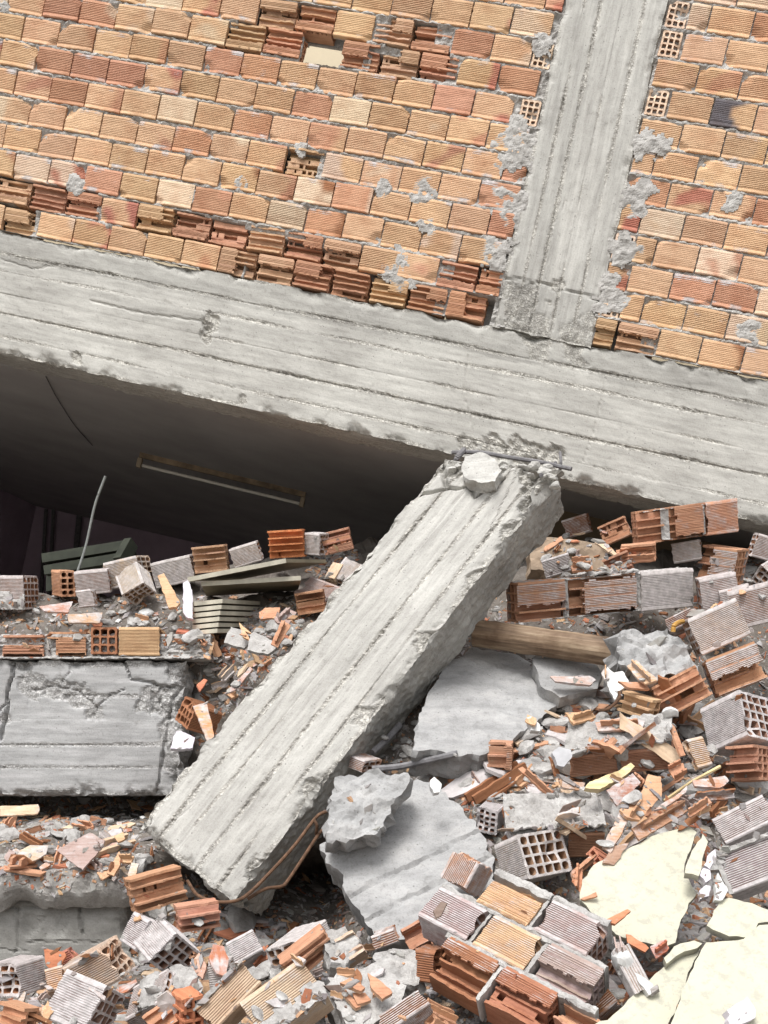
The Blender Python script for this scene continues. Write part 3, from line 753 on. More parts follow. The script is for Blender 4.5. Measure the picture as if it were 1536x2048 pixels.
def crest(px): return float(np.interp(px, [-1500, 0, 150, 300, 380, 540, 700, 760, 1060, 1240, 1400, 1536, 3000], [1170, 1178, 1195, 1175, 1150, 1125, 1095, 1090, 1090, 1100, 1110, 1120, 1110]))
vs = []; ny_ = 0
for px in xs:
    pc = crest(px); ys = np.concatenate([np.linspace(pc, 2100, 180), np.linspace(2110, 4500, 50)]); Pc = at(px, pc, heapY(px, pc)); colm = []
    for k in range(14, 0, -1): colm.append(Pc+A([0, .5*k, -.06*k]))
    colm += [at(px, py, heapY(px, py)) for py in ys]; ny_ = len(colm)
    for P in colm:
        q = fb(P, 2.2, 4)*.05+fb(P, 9, 4)*.028+abs(fb(P, 24, 3))*.014
        P = P+A([0, -.6, .8])*q; P[0] += .01*n1(*(P*20)); vs.append(P)
m.add(vs, [(i*ny_+j, i*ny_+j+1, (i+1)*ny_+j+1, (i+1)*ny_+j) for i in range(len(xs)-1) for j in range(ny_-1)], (.8, .79, .77), 0.)
HEAP = obj('rubble_heap', m, concrete('rubble_dust', (.12, .105, .09), (.19, .17, .155), (.28, .26, .24), (3, 3, 3), 1.2), kind='structure')
m = MB(); box(m, (-60, -60, -1.65), (120, 0, 0), (0, 120, 0), (0, 0, .05)); obj('ground', m, plain('dusty_ground', (.3, .28, .25), .95, .3, 2), kind='structure')
# ------------------------------------------------------------------ fallen column
C, R, D, e = fitbox((472, 1798), [(1112, 942), (285, 1655), (530, 1822)], 4.15, (2.45, .51, .30), .10)
FCD = tuple(D)
def fl(t, s): return (t*D[0], s*D[1])
fcs = [D[1]*.17, D[1]*.40, D[1]*.62, D[1]*.80]
frg = [(*fl(.96, .06), .05, .016), (*fl(.99, .22), .04, .018), (*fl(.985, .8), .05, .014), (*fl(.985, .55), .04, .012), (*fl(.93, .02), .05, .02), (*fl(.6, .02), .05, .01), (*fl(.42, .01), .06, .01), (*fl(.25, .01), .05, .01), (*fl(.75, .0), .05, .014), (*fl(.08, .0), .05, .012), (*fl(.86, 0), .06, .016)]
fck = [([fl(.985, .99), fl(.93, .78), fl(.94, .62), fl(.92, .5), fl(.97, .4)], .022, .006), ([fl(.93, .78), fl(.905, .97)], .02, .007), ([fl(1, .35), fl(.92, .26), fl(.86, .2), fl(.82, .16)], .006, .0035), ([fl(.18, .86), fl(.1, .75), fl(.03, .8)], .003, .003), ([fl(.5, .95), fl(.45, .9)], .003, .003)]
fdisp = boards(FCD, fcs, 21.7, 0, .022, fck, frg, side=.008, amp=.9, ends=.03, seamk=1.2)
def fcd(p, n):
    d, e_ = fdisp(p, n)
    if n[2] >= 0 or n[1] != 0: d += .007*fb(p, 12, 4)
    return d, e_
def fcol(p, n):
    k = sum(1 for q in fcs if p[1] > q); g = .99+.07*n1(k*3.7, 4.4)+.04*n1(p[0]*1.3, p[1]*12)
    if n[2] < 0: g *= seamdark(p[0], p[1], fcs, 21.7)*(1-.12*max(0, n1(p[0]*2.1, p[1]*14, 5)))
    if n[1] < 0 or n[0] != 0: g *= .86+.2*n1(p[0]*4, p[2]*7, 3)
    return (g, g, g*.995)
def onface(px, py): d = ray(px, py); nn = R[:, 2]; return d*((C@nn)/(d@nn))
Pq = [onface(466, 1806), onface(1118, 945), onface(890, 918), onface(272, 1654)]      # it snapped off along the beam's underside, not square
# visible side face is spanned by length and axis 2; the front face by length and axis 1
FC = thing('fallen_column', C+R[:, 1]*.25, 'long board-marked concrete column broken off under the beam, leaning diagonally across the rubble', 'concrete column')
obj('shaft', lattice(Pq, R[:, 2]*D[2], 340, 90, 34, fcd, FCD, fcol, roughmask(FCD, fcs, 21.7, 0, frg, .22, .03, 1.3)), CONC, FC)
def fcp(a, b, c): return C+R[:, 0]*a*D[0]+R[:, 1]*b*D[1]+R[:, 2]*c*D[2]
# concrete flake standing at its broken head
def polymesh(P, n, thick, cell=.02, rough=.006, rnd=None, jag=.006, side=(1, 1, 1), face=(1, 1, 1), wave=0., cracks=(), dome=0., nback=None):
    """slab from a polygon of world points lying in a plane of normal n: ragged outline, rough face, real thickness"""
    rnd = rnd or random.Random(1); P = [A(p, float) for p in P]; c = sum(P)/len(P); n = unit(n); ex = unit(np.cross((0, 0, 1), n) if abs(n[2]) < .95 else (1, 0, 0)); ey = np.cross(n, ex)
    Q = [((p-c)@ex, (p-c)@ey) for p in P]; area = sum(a[0]*b[1]-b[0]*a[1] for a, b in zip(Q, Q[1:]+Q[:1]))
    if area < 0: Q.reverse()
    o = rnd.uniform(0, 99); out = []
    for a, b in zip(Q, Q[1:]+Q[:1]):
        L = math.hypot(b[0]-a[0], b[1]-a[1]); k = max(1, int(L/cell)); nx, ny = (b[1]-a[1])/max(L, 1e-6), -(b[0]-a[0])/max(L, 1e-6)
        for i in range(k):
            t = i/k; x, y = a[0]+(b[0]-a[0])*t, a[1]+(b[1]-a[1])*t; j = jag*(fb((x+o, y, 0), .35/cell, 3)*1.6) if i else jag*.5*n1(x*50+o, y*50)
            out.append((x+nx*j, y+ny*j))
    xs_, ys_ = [q[0] for q in out], [q[1] for q in out]; pts = list(out); nb = len(out)
    def ins(x, y):
        c_ = False
        for (x0, y0), (x1, y1) in zip(out, out[1:]+out[:1]):
            if (y0 > y) != (y1 > y) and x < (x1-x0)*(y-y0)/(y1-y0)+x0: c_ = not c_
        return c_
    gx = min(xs_)+cell/2; row = 0
    O_ = np.array(out)
    while gx < max(xs_):
        gy = min(ys_)+(cell/2 if row % 2 else 0)
        while gy < max(ys_):
            x, y = gx+rnd.uniform(-.2, .2)*cell, gy+rnd.uniform(-.2, .2)*cell
            if ins(x, y) and np.min(np.hypot(O_[:, 0]-x, O_[:, 1]-y)) > cell*.5: pts.append((x, y))
            gy += cell
        gx += cell*.87; row += 1
    v2, _, f2, _, _, _ = delaunay_2d_cdt([Vector(p) for p in pts], [(i, (i+1) % nb) for i in range(nb)], [], 0, 1e-7)
    f2 = [f for f in f2 if ins(*(sum((v2[i] for i in f), Vector((0, 0)))/3))]
    m = MB(); vs = []; cs = []; lp = []
    for v in v2:
        h = rough*fb((v.x+o, v.y, 0), 16, 4)+wave*fb((v.x+o, v.y, 5), 3, 2)
        if dome: h += dome*(1-min(1, (math.hypot(v.x, v.y)/max(1e-6, max(xs_)))**2))
        col = face
        for pl, dp, wd in cracks:
            q = segd(v.x, v.y, pl); h -= dp*math.exp(-(q/wd)**2) if q < wd*3 else 0
        vs.append(c+ex*v.x+ey*v.y+n*h); cs.append(col); lp.append((v.x+o, v.y+o, h))
    N2 = len(v2)
    nbk = n if nback is None else unit(nback)
    for v in v2:
        vs.append(c+ex*v.x*.985+ey*v.y*.985-nbk*(thick+rough*1.5*fb((v.x+o, v.y, 9), 12, 3))); cs.append(side); lp.append((v.x+o, v.y+o, thick))
    fs = [tuple(f) for f in f2]+[tuple(i+N2 for i in reversed(f)) for f in f2]
    # rim with middle rings
    K = max(1, min(5, int(thick/cell)))
    prev = list(range(nb))
    for k in range(1, K+1):
        if k < K:
            cur = []
            for i in range(nb):
                a_, b_ = A(vs[i]), A(vs[i+N2]); p = a_+(b_-a_)*k/K; d = unit(p-c-n*((p-c)@n)); p = p+d*rough*2.2*fb(p, 18, 3)
                cur.append(len(vs)); vs.append(p); cs.append(side); lp.append(((p-c)@ex+o, (p-c)@ey+o, thick*k/K))
        else: cur = [i+N2 for i in range(nb)]
        fs += [(prev[i], cur[i], cur[(i+1) % nb], prev[(i+1) % nb]) for i in range(nb)]; prev = cur
    o0 = m.add(vs, fs, cs, 0., lp); return m
def poly_px(pts, Y, n, cxy=None):
    n = unit(n); c = cxy or (sum(p[0] for p in pts)/len(pts), sum(p[1] for p in pts)/len(pts)); P0 = at(*c, Y); k = P0@n
    return [ray(*p)*(k/(ray(*p)@n)) for p in pts]
def slab(name, pts, Y, n, thick, mats, label, cat, parent=None, group=None, **kw):
    m = polymesh(poly_px(pts, Y, n), n, thick, **kw); return obj(name, m, mats, parent, label, cat, group)
nf = -R[:, 2]
def ypl(px, py):      # depth of the column face under a pixel
    d = ray(px, py); return float((C@nf)/(d@nf))
slab('concrete_flake', [(932, 912), (960, 903), (985, 915), (1003, 940), (990, 962), (962, 965), (930, 955), (922, 935)], ypl(960, 935)-.05, nf+A([0, 0, .25]), .06, CONC, 'thick concrete flake lifting off the head of the fallen column', 'concrete flake', cell=.012, rough=.008)
rr = random.Random(77)
def lump_mesh(r, flat=.7, sub=2, seed=0, amp=.28, elong=1.3):
    import bmesh
    bm = bmesh.new(); bmesh.ops.create_icosphere(bm, subdivisions=sub, radius=1.0)
    m = MB(); q = random.Random(seed); o = q.uniform(0, 99); cuts = [(unit([q.gauss(0, 1) for _ in range(3)]), q.uniform(.5, .85)) for _ in range(7)]
    vs = []
    for v in bm.verts:
        p = A(v.co[:])
        for n, d in cuts:
            t = p@n
            if t > d: p = p-n*(t-d)*.92
        p = p*(1+amp*.6*fb(p+o, 1.6, 4)); vs.append(p*A([r*elong, r, r*flat]))
    m.add(vs, [tuple(v.index for v in f.verts) for f in bm.faces]); bm.free(); return m
# crushed head of the column: wreath of broken concrete, one object per piece
def lump_at(px, py, Y, r, label, seed, mt=MORT, rot=None, group=None, name='concrete_lump', cat='concrete lump', flat=.7, sub=3):
    m = lump_mesh(r, flat, sub, seed); M3 = A(Matrix.Rotation(rr.uniform(0, 6), 3, 'Z') @ Matrix.Rotation(rr.uniform(-.6, .6), 3, 'X')) if rot is None else rot
    c = at(px, py, Y); m.xf(lambda v: c+M3@A(v)); return obj(name, m, mt, None, label, cat, group)
yb_ = ypl(1010, 945)
for i, (px, py, r) in enumerate([(905, 942, .024), (918, 934, .022), (1012, 938, .024), (1030, 944, .02), (1048, 936, .024), (1070, 932, .022), (1088, 944, .026), (1103, 955, .024), (1110, 972, .022), (1060, 950, .016), (1020, 955, .016), (1095, 934, .018), (1000, 932, .018)]):
    lump_at(px, py, ypl(px, py)+.02, r, ('pale crushed lump at the far left of the fallen column\'s broken head' if i == 0 else 'second pale crushed lump from the left in the fallen column\'s broken head' if i == 1 else 'rightmost and lowest pale crushed lump in the fallen column\'s broken head' if i == 8 else 'small pale crushed lump right of the flake on the fallen column\'s head'), 400+i, CONC, group=None if i in (0, 1, 8) else 'crushed lumps at the column head')
rb = thing('bent_rebar', at(1040, 925, yb_), 'grey reinforcing bar crossing the broken top of the fallen column, under the beam', 'rebar')
m = MB(); tube(m, curve([at(905, 905, 5.25), at(960, 905, 5.15), at(1020, 915, 5.08), at(1085, 925, 5.02), at(1115, 932, 4.98), at(1143, 938, 4.95)]), .010); obj('bar', m, STEEL, rb)
m = MB(); tube(m, curve([at(1120, 905, 5.1), at(1122, 925, 5.05), at(1119, 950, 5.1)]), .007); obj('stirrup', m, STEEL, rb)
m = MB(); tube(m, curve([at(1082, 950, ypl(1082, 950)-.02), at(1100, 935, 5.0), at(1112, 925, 5.0)]), .008); obj('bar', m, STEEL, rb)
rb = thing('rebar_stub', at(910, 930, 5.2), 'short thick rebar stub in the gap left of the broken column head', 'rebar')
m = MB(); tube(m, curve([at(928, 900, 5.2), at(915, 915, 5.15), at(910, 930, 5.2)]), .014); obj('bar', m, STEEL, rb)
# rusty bars at the foot
rb = thing('rusty_rebar', at(500, 1790, 3.9), 'rust-brown reinforcing bars hanging along the foot of the fallen column', 'rebar')
def sidep(px, py, off=.02):
    ns = -R[:, 1]; d = ray(px, py); return d*(((C+ns*off)@ns)/(d@ns))
rp = lambda L: curve(L)
m = MB(); tube(m, rp([at(655, 1622, 4.1), at(632, 1635, 4.08), at(590, 1690, 4.02), at(540, 1745, 3.95), at(500, 1785, 3.92), at(470, 1802, 3.92), at(430, 1803, 3.95), at(395, 1790, 4.0), at(375, 1762, 4.1)]), .0065); obj('bar', m, RUST, rb)
m = MB(); tube(m, rp([at(660, 1650, 4.12), at(640, 1665, 4.1), at(610, 1710, 4.05), at(575, 1762, 4.0), at(562, 1773, 3.98), at(530, 1778, 3.95), at(495, 1798, 3.93)]), .0065); obj('bar', m, RUST, rb)
m = MB(); tube(m, rp([at(628, 1640, 4.07), at(634, 1652, 4.07), at(632, 1668, 4.1)]), .006); obj('tie', m, RUST, rb.children[0])

# ------------------------------------------------------------------ lower left beam, ledge, block wall
LBD = (2.91, .625, .3)
LQ = [at(-900, 1592, 5.0), at(352, 1590, 5.0), at(374, 1322, 5.0), at(-900, 1316, 5.0)]
def ll(px, py): return ((px+900)/1264*LBD[0], (1592-py)/272*LBD[1])
lck = [([ll(16, 1318), ll(20, 1350), ll(10, 1385), ll(14, 1420), ll(2, 1480)], .03, .007), ([ll(0, 1420), ll(16, 1400)], .015, .005), ([ll(135, 1322), ll(136, 1340), ll(118, 1362)], .008, .004), ([ll(240, 1322), ll(252, 1345), ll(255, 1358), ll(290, 1362), ll(320, 1372), ll(345, 1370)], .02, .006),
       ([ll(190, 1415), ll(215, 1390), ll(245, 1378)], .012, .004), ([ll(330, 1322), ll(325, 1350)], .008, .003), ([ll(60, 1380), ll(100, 1372), ll(150, 1380), ll(190, 1412), ll(188, 1430)], .012, .005), ([ll(370, 1350), ll(340, 1400), ll(335, 1470), ll(325, 1590)], .02, .007)]
lrg = [(*ll(60, 1372), .06, .009), (*ll(110, 1380), .05, .008), (*ll(160, 1395), .06, .009), (*ll(300, 1395), .06, .010), (*ll(345, 1400), .09, .015), (*ll(345, 1460), .06, .010), (*ll(350, 1520), .05, .006), (*ll(185, 1420), .04, .008), (*ll(350, 1345), .05, .010), (*ll(30, 1330), .03, .006), (*ll(10, 1440), .03, .008)]
lbm = thing('lower_beam', (LQ[0]+LQ[1])/2, 'cracked grey horizontal concrete beam at the lower left, level under a course of broken bricks', 'concrete beam')
obj('beam_body', lattice(LQ, (0, .3, 0), 350, 78, 10, boards(LBD, [.13, .235, .345, .46], 33.1, 0, .03, lck, lrg, side=.006, ends=.05), LBD, None, roughmask(LBD, [.13, .235, .345, .46], 33.1, 0, lrg, edge=.035)), CONC2, lbm)
# dark void wall under it
m = MB(); box(m, at(-950, 1590, 5.6), (3.4, 0, 0), (0, .05, 0), (0, 0, -.5)); obj('void_wall', m, CEIL, label='dark wall in the gap under the lower left beam', cat='wall')
# ledge: broken slab edge with rubble on it, over a block wall
led = [(-330, 1800), (0, 1802), (60, 1790), (120, 1795), (200, 1800), (245, 1812), (262, 1790), (258, 1752), (250, 1700), (300, 1640), (330, 1600), (-330, 1600)]
lg = [at(x, y, 4.22 if y > 1740 else lerp(4.22, 4.9, (1740-y)/140)) for x, y in led]
def ledge():
    m = MB(); nx, ny = 230, 26; vs = []; lp = []
    for i in range(nx+1):
        px = -900+1170*i/nx
        for j in range(ny+1):
            t = j/ny
            if t < .62: q = t/.62; P = A([0, 5.15, .0])+(at(px, 1745, 4.25)-A([0, 5.15, 0]))*q; P[0] = (px-CX)/F*(5.15+(4.25-5.15)*q); z0 = (CY-1640)/F*5.1; P[2] = z0+(at(px, 1742, 4.25)[2]-z0)*q
            else: q = (t-.62)/.38; P = at(px, 1745, 4.25); P[2] -= q*.14; P[1] += .05*q*q-.02*math.sin(q*3.1)
            P = P+A([0, -.7, .5])*(.05*fb((P[0], P[2], 1), 5, 4)+.018*fb(P, 18, 3)); 
            if t > .6: P[2] += .035*n1(P[0]*9, 4.)*(t-.6)/.4*2
            vs.append(P); lp.append(P)
    m.add(vs, [(i*(ny+1)+j, i*(ny+1)+j+1, (i+1)*(ny+1)+j+1, (i+1)*(ny+1)+j) for i in range(nx) for j in range(ny)]+[], (.85, .84, .82), 0., lp)
    k = len(m.v); bk = [A(v)+A([0, .35, -.0]) for v in [m.v[i*(ny+1)+ny] for i in range(nx+1)]]
    m.add(bk, [], (.6, .6, .6)); m.f += [(i*(ny+1)+ny, k+i, k+i+1, (i+1)*(ny+1)+ny) for i in range(nx)]
    return m
obj('broken_slab', ledge(), MORT, label='broken concrete floor slab edge jutting over the grey block wall at lower left', cat='concrete slab')
BWD = (1.3, .62, .25); BQ = [at(-900, 2010, 4.34), at(262, 2010, 4.34), at(255, 1770, 4.34), at(-900, 1770, 4.34)]
BWL = float(np.linalg.norm(BQ[1]-BQ[0])); BWH = float(np.linalg.norm(BQ[3]-BQ[0])); BWD = (BWL, BWH, .25)
def bl2(px, py): return ((px+900)/1162*BWL, (2010-py)/240*BWH)
bcr = [([bl2(165, 1790), bl2(166, 1830), bl2(168, 1865)], .018, .005), ([bl2(38, 1815), bl2(38, 1895), bl2(30, 1905)], .008, .005), ([bl2(0, 1815), bl2(70, 1816), bl2(130, 1800)], .008, .006), ([bl2(60, 1885), bl2(165, 1883), bl2(240, 1886)], .008, .004), ([bl2(0, 1900), bl2(60, 1902)], .008, .004), ([bl2(40, 1915), bl2(90, 1914)], .006, .004), ([bl2(-300, 1884), bl2(0, 1884)], .008, .004), ([bl2(-150, 1815), bl2(-150, 1884)], .008, .004)]
obj('block_wall', lattice(BQ, (0, .25, 0), 250, 60, 4, boards(BWD, [], 41., 0, .03, bcr, [(*bl2(110, 1850), .05, .008), (*bl2(60, 1850), .04, .006)], side=.004, amp=.6), BWD), CONCD, label='dark grey rendered block wall under the broken slab at lower left', cat='wall')

# ------------------------------------------------------------------ bricks: each fitted from four image points (near corner, then the ends of its three edges)
def brick(c, pl, ph, pw, label, kind='i', col=TAN, dust=.3, cells=(4, 3), dims=(.19, .135, .17), Y=None, keep=None, cut=.25, seed=0, cr=None, dY=0, cap=None, name='hollow_brick', rag=.004):
    r = random.Random(int(c[0]*7+c[1]*13+seed)); Y = (Y or depth(*c))+dY
    C, R, D, e = fitbox(c, [pl, ph, pw], Y, dims)
    s = 1.; dust = min(.85, dust+.2)
    if kind == 'i': m = brick_intact(D[0], D[1], D[2], cells[0], cells[1], r, jc(col, r, .05), dust, rag=rag)
    else: m = brick_open(D[0], D[1], D[2], cells[0], cells[1], r, jc(col, r, .05), dust, keep, cut)
    nm = name if kind == 'i' else 'broken_'+name
    if cr or cap:
        T = thing(nm, C+R@(D*.5)*1.0, label, 'brick'); obj('clay_body', place(m, C, R), BRICK, T)
        for (fx, face) in ((cr, 'f'), (cap, 't')):
            if not fx: continue
            mm = MB(); o = r.uniform(0, 99)
            if face == 'f':
                fx_ = fx if not isinstance(fx, str) else None
                crust(mm, D[0], D[1], lambda x, y: fx(x/D[0], y/D[1])+.35*fb((x+o, y, 0), 14, 3), -.001, r)
                place(mm, C, R)
            else:      # on the top face (y = H)
                crust(mm, D[0], D[2], lambda x, y: fx(x/D[0], y/D[2])+.35*fb((x+o, y, 0), 14, 3), 0., r)
                H_ = D[1]; mm.xf(lambda v: (v[0], H_-v[2]+.001, v[1]), flip=True); place(mm, C, R)
            if mm.v: obj('mortar_crust', mm, MORT, T)
        return T
    return obj(nm, place(m, C, R), BRICK, None, label, 'brick')
full = lambda x, y: .6
lowr = lambda t: (lambda x, y: (t-y)*2)
upr = lambda t: (lambda x, y: (y-t)*2)
rgt = lambda t: (lambda x, y: (x-t)*2)
B = brick
# --- left heap, above the lower beam
B((51, 1219), (-35, 1221), (51, 1152), (82, 1214), 'grey-crusted brick with a grid of square holes at the left picture edge, above lower beam', col=ORG, dust=.5, cells=(5, 4), dims=(.2, .17, .17), cr=lowr(.45))
B((122, 1194), (104, 1186), (116, 1143), (151, 1194), 'small brick standing on end with two columns of square holes, left of the rod', col=ORG, dust=.1, cells=(4, 2), dims=(.12, .13, .08))
B((152, 1192), (220, 1184), (147, 1151), (159, 1184), 'white-dusted ridged brick with an orange streak, right of the small upright one', col=ORG, dust=.52)
B((286, 1165), (217, 1187), (283, 1108), (311, 1158), 'pale ridged brick with a tall perforated end, top of the left heap', col=PALE, dust=.35, cells=(5, 3))
B((243, 1192), (230, 1148), (283, 1167), (272, 1212), 'grey brick tipped forward showing diamond holes, in front of the pale ridged brick', col=PALE, dust=.48, cells=(4, 4), dims=(.14, .15, .13), dY=-.12, kind='i')
B((393, 1160), (312, 1182), (386, 1110), (399, 1152), 'plain grey ridged brick behind the heap, left of the opened tan bricks', col=PALE, dust=.7, dY=.1)
B((386, 1148), (455, 1139), (382, 1097), (394, 1142), 'tan brick opened to four shelves, leftmost of the row above the stacked boards', 'o', TAN, .0, cut=.1)
B((468, 1138), (525, 1120), (458, 1105), (474, 1128), 'white-striped ridged brick between the tan and the bright orange opened bricks', col=TAN, dust=.55, cells=(4, 3), dims=(.15, .11, .12))
B((536, 1118), (611, 1109), (538, 1061), (544, 1112), 'bright orange brick opened to its shelves, above the stacked boards', 'o', (.66, .27, .11), -.3, cut=.08)
B((640, 1112), (610, 1100), (634, 1070), (658, 1108), 'small grey ridged brick right of the bright orange one', col=PALE, dust=.5, cells=(4, 3), dims=(.1, .12, .09))
B((648, 1112), (703, 1098), (640, 1078), (652, 1105), 'orange brick split into flat shelves at the top of the heap beside the fallen column', 'o', ORG, -.1, cut=.3, keep=(.2, 1.1, -.1, .35))
B((586, 1184), (643, 1208), (592, 1222), (622, 1152), 'mauve brick lying tilted against the fallen column, beside the stacked boards', col=MAUV, dust=.2, dims=(.19, .10, .17), dY=-.05)
B((660, 1152), (690, 1118), (668, 1172), (690, 1166), 'grey grooved brick pressed against the upper side of the fallen column', col=PALE, dust=.55, dims=(.17, .1, .12), cells=(3, 3))
B((636, 1152), (662, 1122), (640, 1160), (664, 1150), 'thin ladder-like remnant of a brick end above the mauve brick', 'o', PALE, .2, cells=(2, 4), dims=(.1, .05, .1))
B((592, 1232), (645, 1222), (588, 1200), (598, 1226), 'brown opened brick under the mauve brick', 'o', ORG, .1, cut=.2, cells=(3, 3), dY=-.03)
B((348, 1195), (322, 1208), (340, 1172), (362, 1190), 'small grey block with two round holes in the white debris', col=PALE, dust=.8, cells=(1, 2), dims=(.12, .07, .09)) if False else None
B((192, 1212), (160, 1218), (190, 1182), (196, 1206), 'pinkish white brick end with two small holes in the debris', col=PALE, dust=.75, cells=(2, 3), dims=(.1, .09, .07), dY=-.1)
# --- course of bricks on the lower beam
crs = thing('brick_course', at(160, 1316, 5.0), 'low course of broken bricks bedded in mortar along the top of the lower left beam', 'brick course')
def cb(x0, x1, y0, y1, kind, col, dust, keep=None, endon=False, cut=.2):
    r = random.Random(x0+3); s = 5.0/F; L = (x1-x0)*s; H = (y1-y0)*s; P = at(x0, y1, 4.985)
    if endon: m = brick_intact(.17, H, L, 3, 3, r, jc(col, r), dust, 3); m.xf(lambda q: P+A([q[2], q[0], q[1]]), flip=False)
    else:
        m = brick_intact(L, H, .17, 4, 3, r, jc(col, r), dust) if kind == 'i' else brick_open(L, H, .17, 4, 3, r, jc(col, r), dust, keep, cut); m.xf(lambda q: P+A([q[0], q[2], q[1]]), flip=True)
    obj('brick' if kind == 'i' else 'broken_brick', m, BRICK, crs)
for t in ((-900, -815, 1262, 1312, 'i', TAN, .1), (-811, -725, 1262, 1312, 'o', ORG, .1), (-720, -635, 1262, 1312, 'i', PALE, .2), (-630, -540, 1262, 1312, 'i', TAN, .1), (-535, -442, 1262, 1312, 'o', TAN, .1), (-437, -345, 1262, 1312, 'i', ORG, .2), (-340, -252, 1262, 1312, 'i', TAN, .1), (-248, -160, 1262, 1312, 'i', ORG, .2), (-156, -66, 1262, 1312, 'i', TAN, .2), (-62, -2, 1275, 1312, 'o', ORG, .2), (4, 88, 1270, 1312, 'o', ORG, .1, (-.1, 1.1, -.1, .42)), (93, 172, 1262, 1310, 'o', ORG, .0, (.25, 1.1, -.1, .7)), (181, 234, 1254, 1308, 'i', BRN, .0, None, True), (236, 320, 1254, 1311, 'i', TAN, .12)): cb(*t)
m = MB()
def P(i, j):
    px = -905+i*3.4; return at(px, 1319-j*3.9-(2.5*n1(px*.05, 3)+2 if j == 0 else 0), 5.0+.012+.012*fb((px*.01, j*.1, 0), 9, 3)-(.03 if j < 2 else 0))
sheet(m, P, 390, 13, lambda a, b: True, (0, .12, 0), (1, 1, 1), 0.); m.lp = list(m.v); obj('mortar', m, MORT, crs)
B((345, 1296), (410, 1312), (334, 1272), (350, 1285), 'red-brown brick split into curled shelves at the right end of the brick course', 'o', (.42, .15, .09), -.2, cut=.2, cells=(3, 2), dims=(.18, .09, .14), dY=-.05)
# --- mid left pocket beside the column
B((372, 1459), (425, 1470), (395, 1412), (352, 1440), 'brown brick with a ladder of holes, wedged between the lower beam and the fallen column', col=BRN, dust=.0, cells=(3, 4), dims=(.17, .12, .14), Y=4.62)
# --- right heap
def chunk(c, pl, ph, pw, dims, Y, label, bricks, col=None, topcr=None, nearcr=False, name='masonry_chunk', W=.135, joint=(1, 1, 1), sig=.12):
    """bricks = (x0,x1,y0,y1,kind,colour,dust[,keep,cut]) in shares of the box's length and height"""
    C, R, D, e = fitbox(c, [pl, ph, pw], Y, dims, sig); T = thing(name, C+R@(D*.5), label, 'masonry chunk'); r = random.Random(int(c[0]))
    mo = MB(); nx, ny = int(D[0]/.012), int(D[1]/.012); o = r.uniform(0, 99)
    mo = lattice([A([0, 0, 0]), A([D[0], 0, 0]), A([D[0], D[1], 0]), A([0, D[1], 0])], A([0, 0, D[2]]), max(6, nx), max(5, ny), max(3, int(D[2]/.02)), lambda p, n: (.006*fb(A(p)+o, 22, 4)-(.012 if n[2] < 0 and 0 < p[0] < D[0] else .006)+.004*n1(*(A(p)*60)), (0, 0, 0)), tuple(D))
    if not any(b[4] == 'o' for b in bricks): pass
    mo2 = MB()
    # keep the mortar core only where no broken brick needs to be hollow
    holes_ = [(b[0]*D[0], b[1]*D[0], b[2]*D[1], b[3]*D[1]) for b in bricks if b[4] != 'x']
    def okf(f):
        ctr = sum(A(mo.v[i]) for i in f)/len(f)
        for h in holes_:
            if h[0]+.006 < ctr[0] < h[1]-.006 and h[2]+.006 < ctr[1] < h[3]-.006: return False
        for h in holes_:     # ends stay open where a brick reaches the end
            if (abs(ctr[0]) < .02 and h[0] < .01 or abs(ctr[0]-D[0]) < .02 and h[1] > D[0]-.01) and h[2] < ctr[1] < h[3] and .008 < ctr[2]: return False
        return True
    mo.f = [f for f in mo.f if okf(f)]
    obj('mortar', place(mo, C, R), MORT, T)
    for b in bricks:
        if b[4] == 'x': continue
        L, H = (b[1]-b[0])*D[0], (b[3]-b[2])*D[1]; kp = b[7] if len(b) > 7 else None; ct = b[8] if len(b) > 8 else .25
        q = brick_intact(L, H, D[2], 4, 3, r, jc(b[5], r, .06), b[6]) if b[4] == 'i' else brick_open(L, H, D[2], 4, 3, r, jc(b[5], r, .06), b[6], kp, ct)
        ox, oy, oz = b[0]*D[0], b[2]*D[1], r.uniform(-.004, .002); q.xf(lambda v: (v[0]+ox, v[1]+oy, v[2]+oz)); obj('brick' if b[4] == 'i' else 'broken_brick', place(q, C, R), BRICK, T)
    if topcr:
        mm = MB(); crust(mm, D[0], D[2], lambda x, y: topcr(x/D[0], y/D[2])+.35*fb((x+o, y, 0), 12, 3), 0., r, thick=.02); H_ = D[1]; mm.xf(lambda v: (v[0], (v[2]-.001) if nearcr else (H_-v[2]+.001), v[1]), flip=True); obj('mortar_crust', place(mm, C, R), MORT, T)
    return T, C, R, D
chunk((1036, 1249), (1390, 1216), (1030, 1163), (1009, 1241), (.66, .165, .14), 4.55, 'long white-crusted piece of brickwork three bricks long, right of the fallen column\'s upper half',
      [(.0, .27, .03, .97, 'o', ORG, .55, (-.1, 1.1, .42, 1.1), .15), (.285, .67, .03, .97, 'o', ORG, .62, (.22, 1.1, .12, .9), .2), (.69, .995, .03, .97, 'i', PALE, .95)], topcr=lambda x, y: .1-abs(x-.5))
chunk((1276, 1090), (1480, 1066), (1262, 1024), (1262, 1084), (.44, .145, .13), 4.9, 'orange brickwork piece under the beam at upper right, open shelves at its left end',
      [(.0, .27, 0, 1, 'o', ORG, -.1, None, .2), (.31, .66, 0, 1, 'o', ORG, .4, (.22, 1.1, .1, 1.1), .25), (.675, 1, 0, 1, 'i', ORG, .42)])
B((1464, 1170), (1388, 1150), (1470, 1096), (1487, 1165), 'upright broken brick with white ridged face and orange open side, below the orange brickwork piece', 'o', ORG, .45, (4, 4), keep=(-.1, .62, -.1, 1.1), cut=.3, Y=4.9)
B((1405, 1230), (1480, 1220), (1391, 1157), (1398, 1222), 'white ridged brick with an orange patch, right end of the long white-crusted piece', col=ORG, dust=.55, Y=4.6)
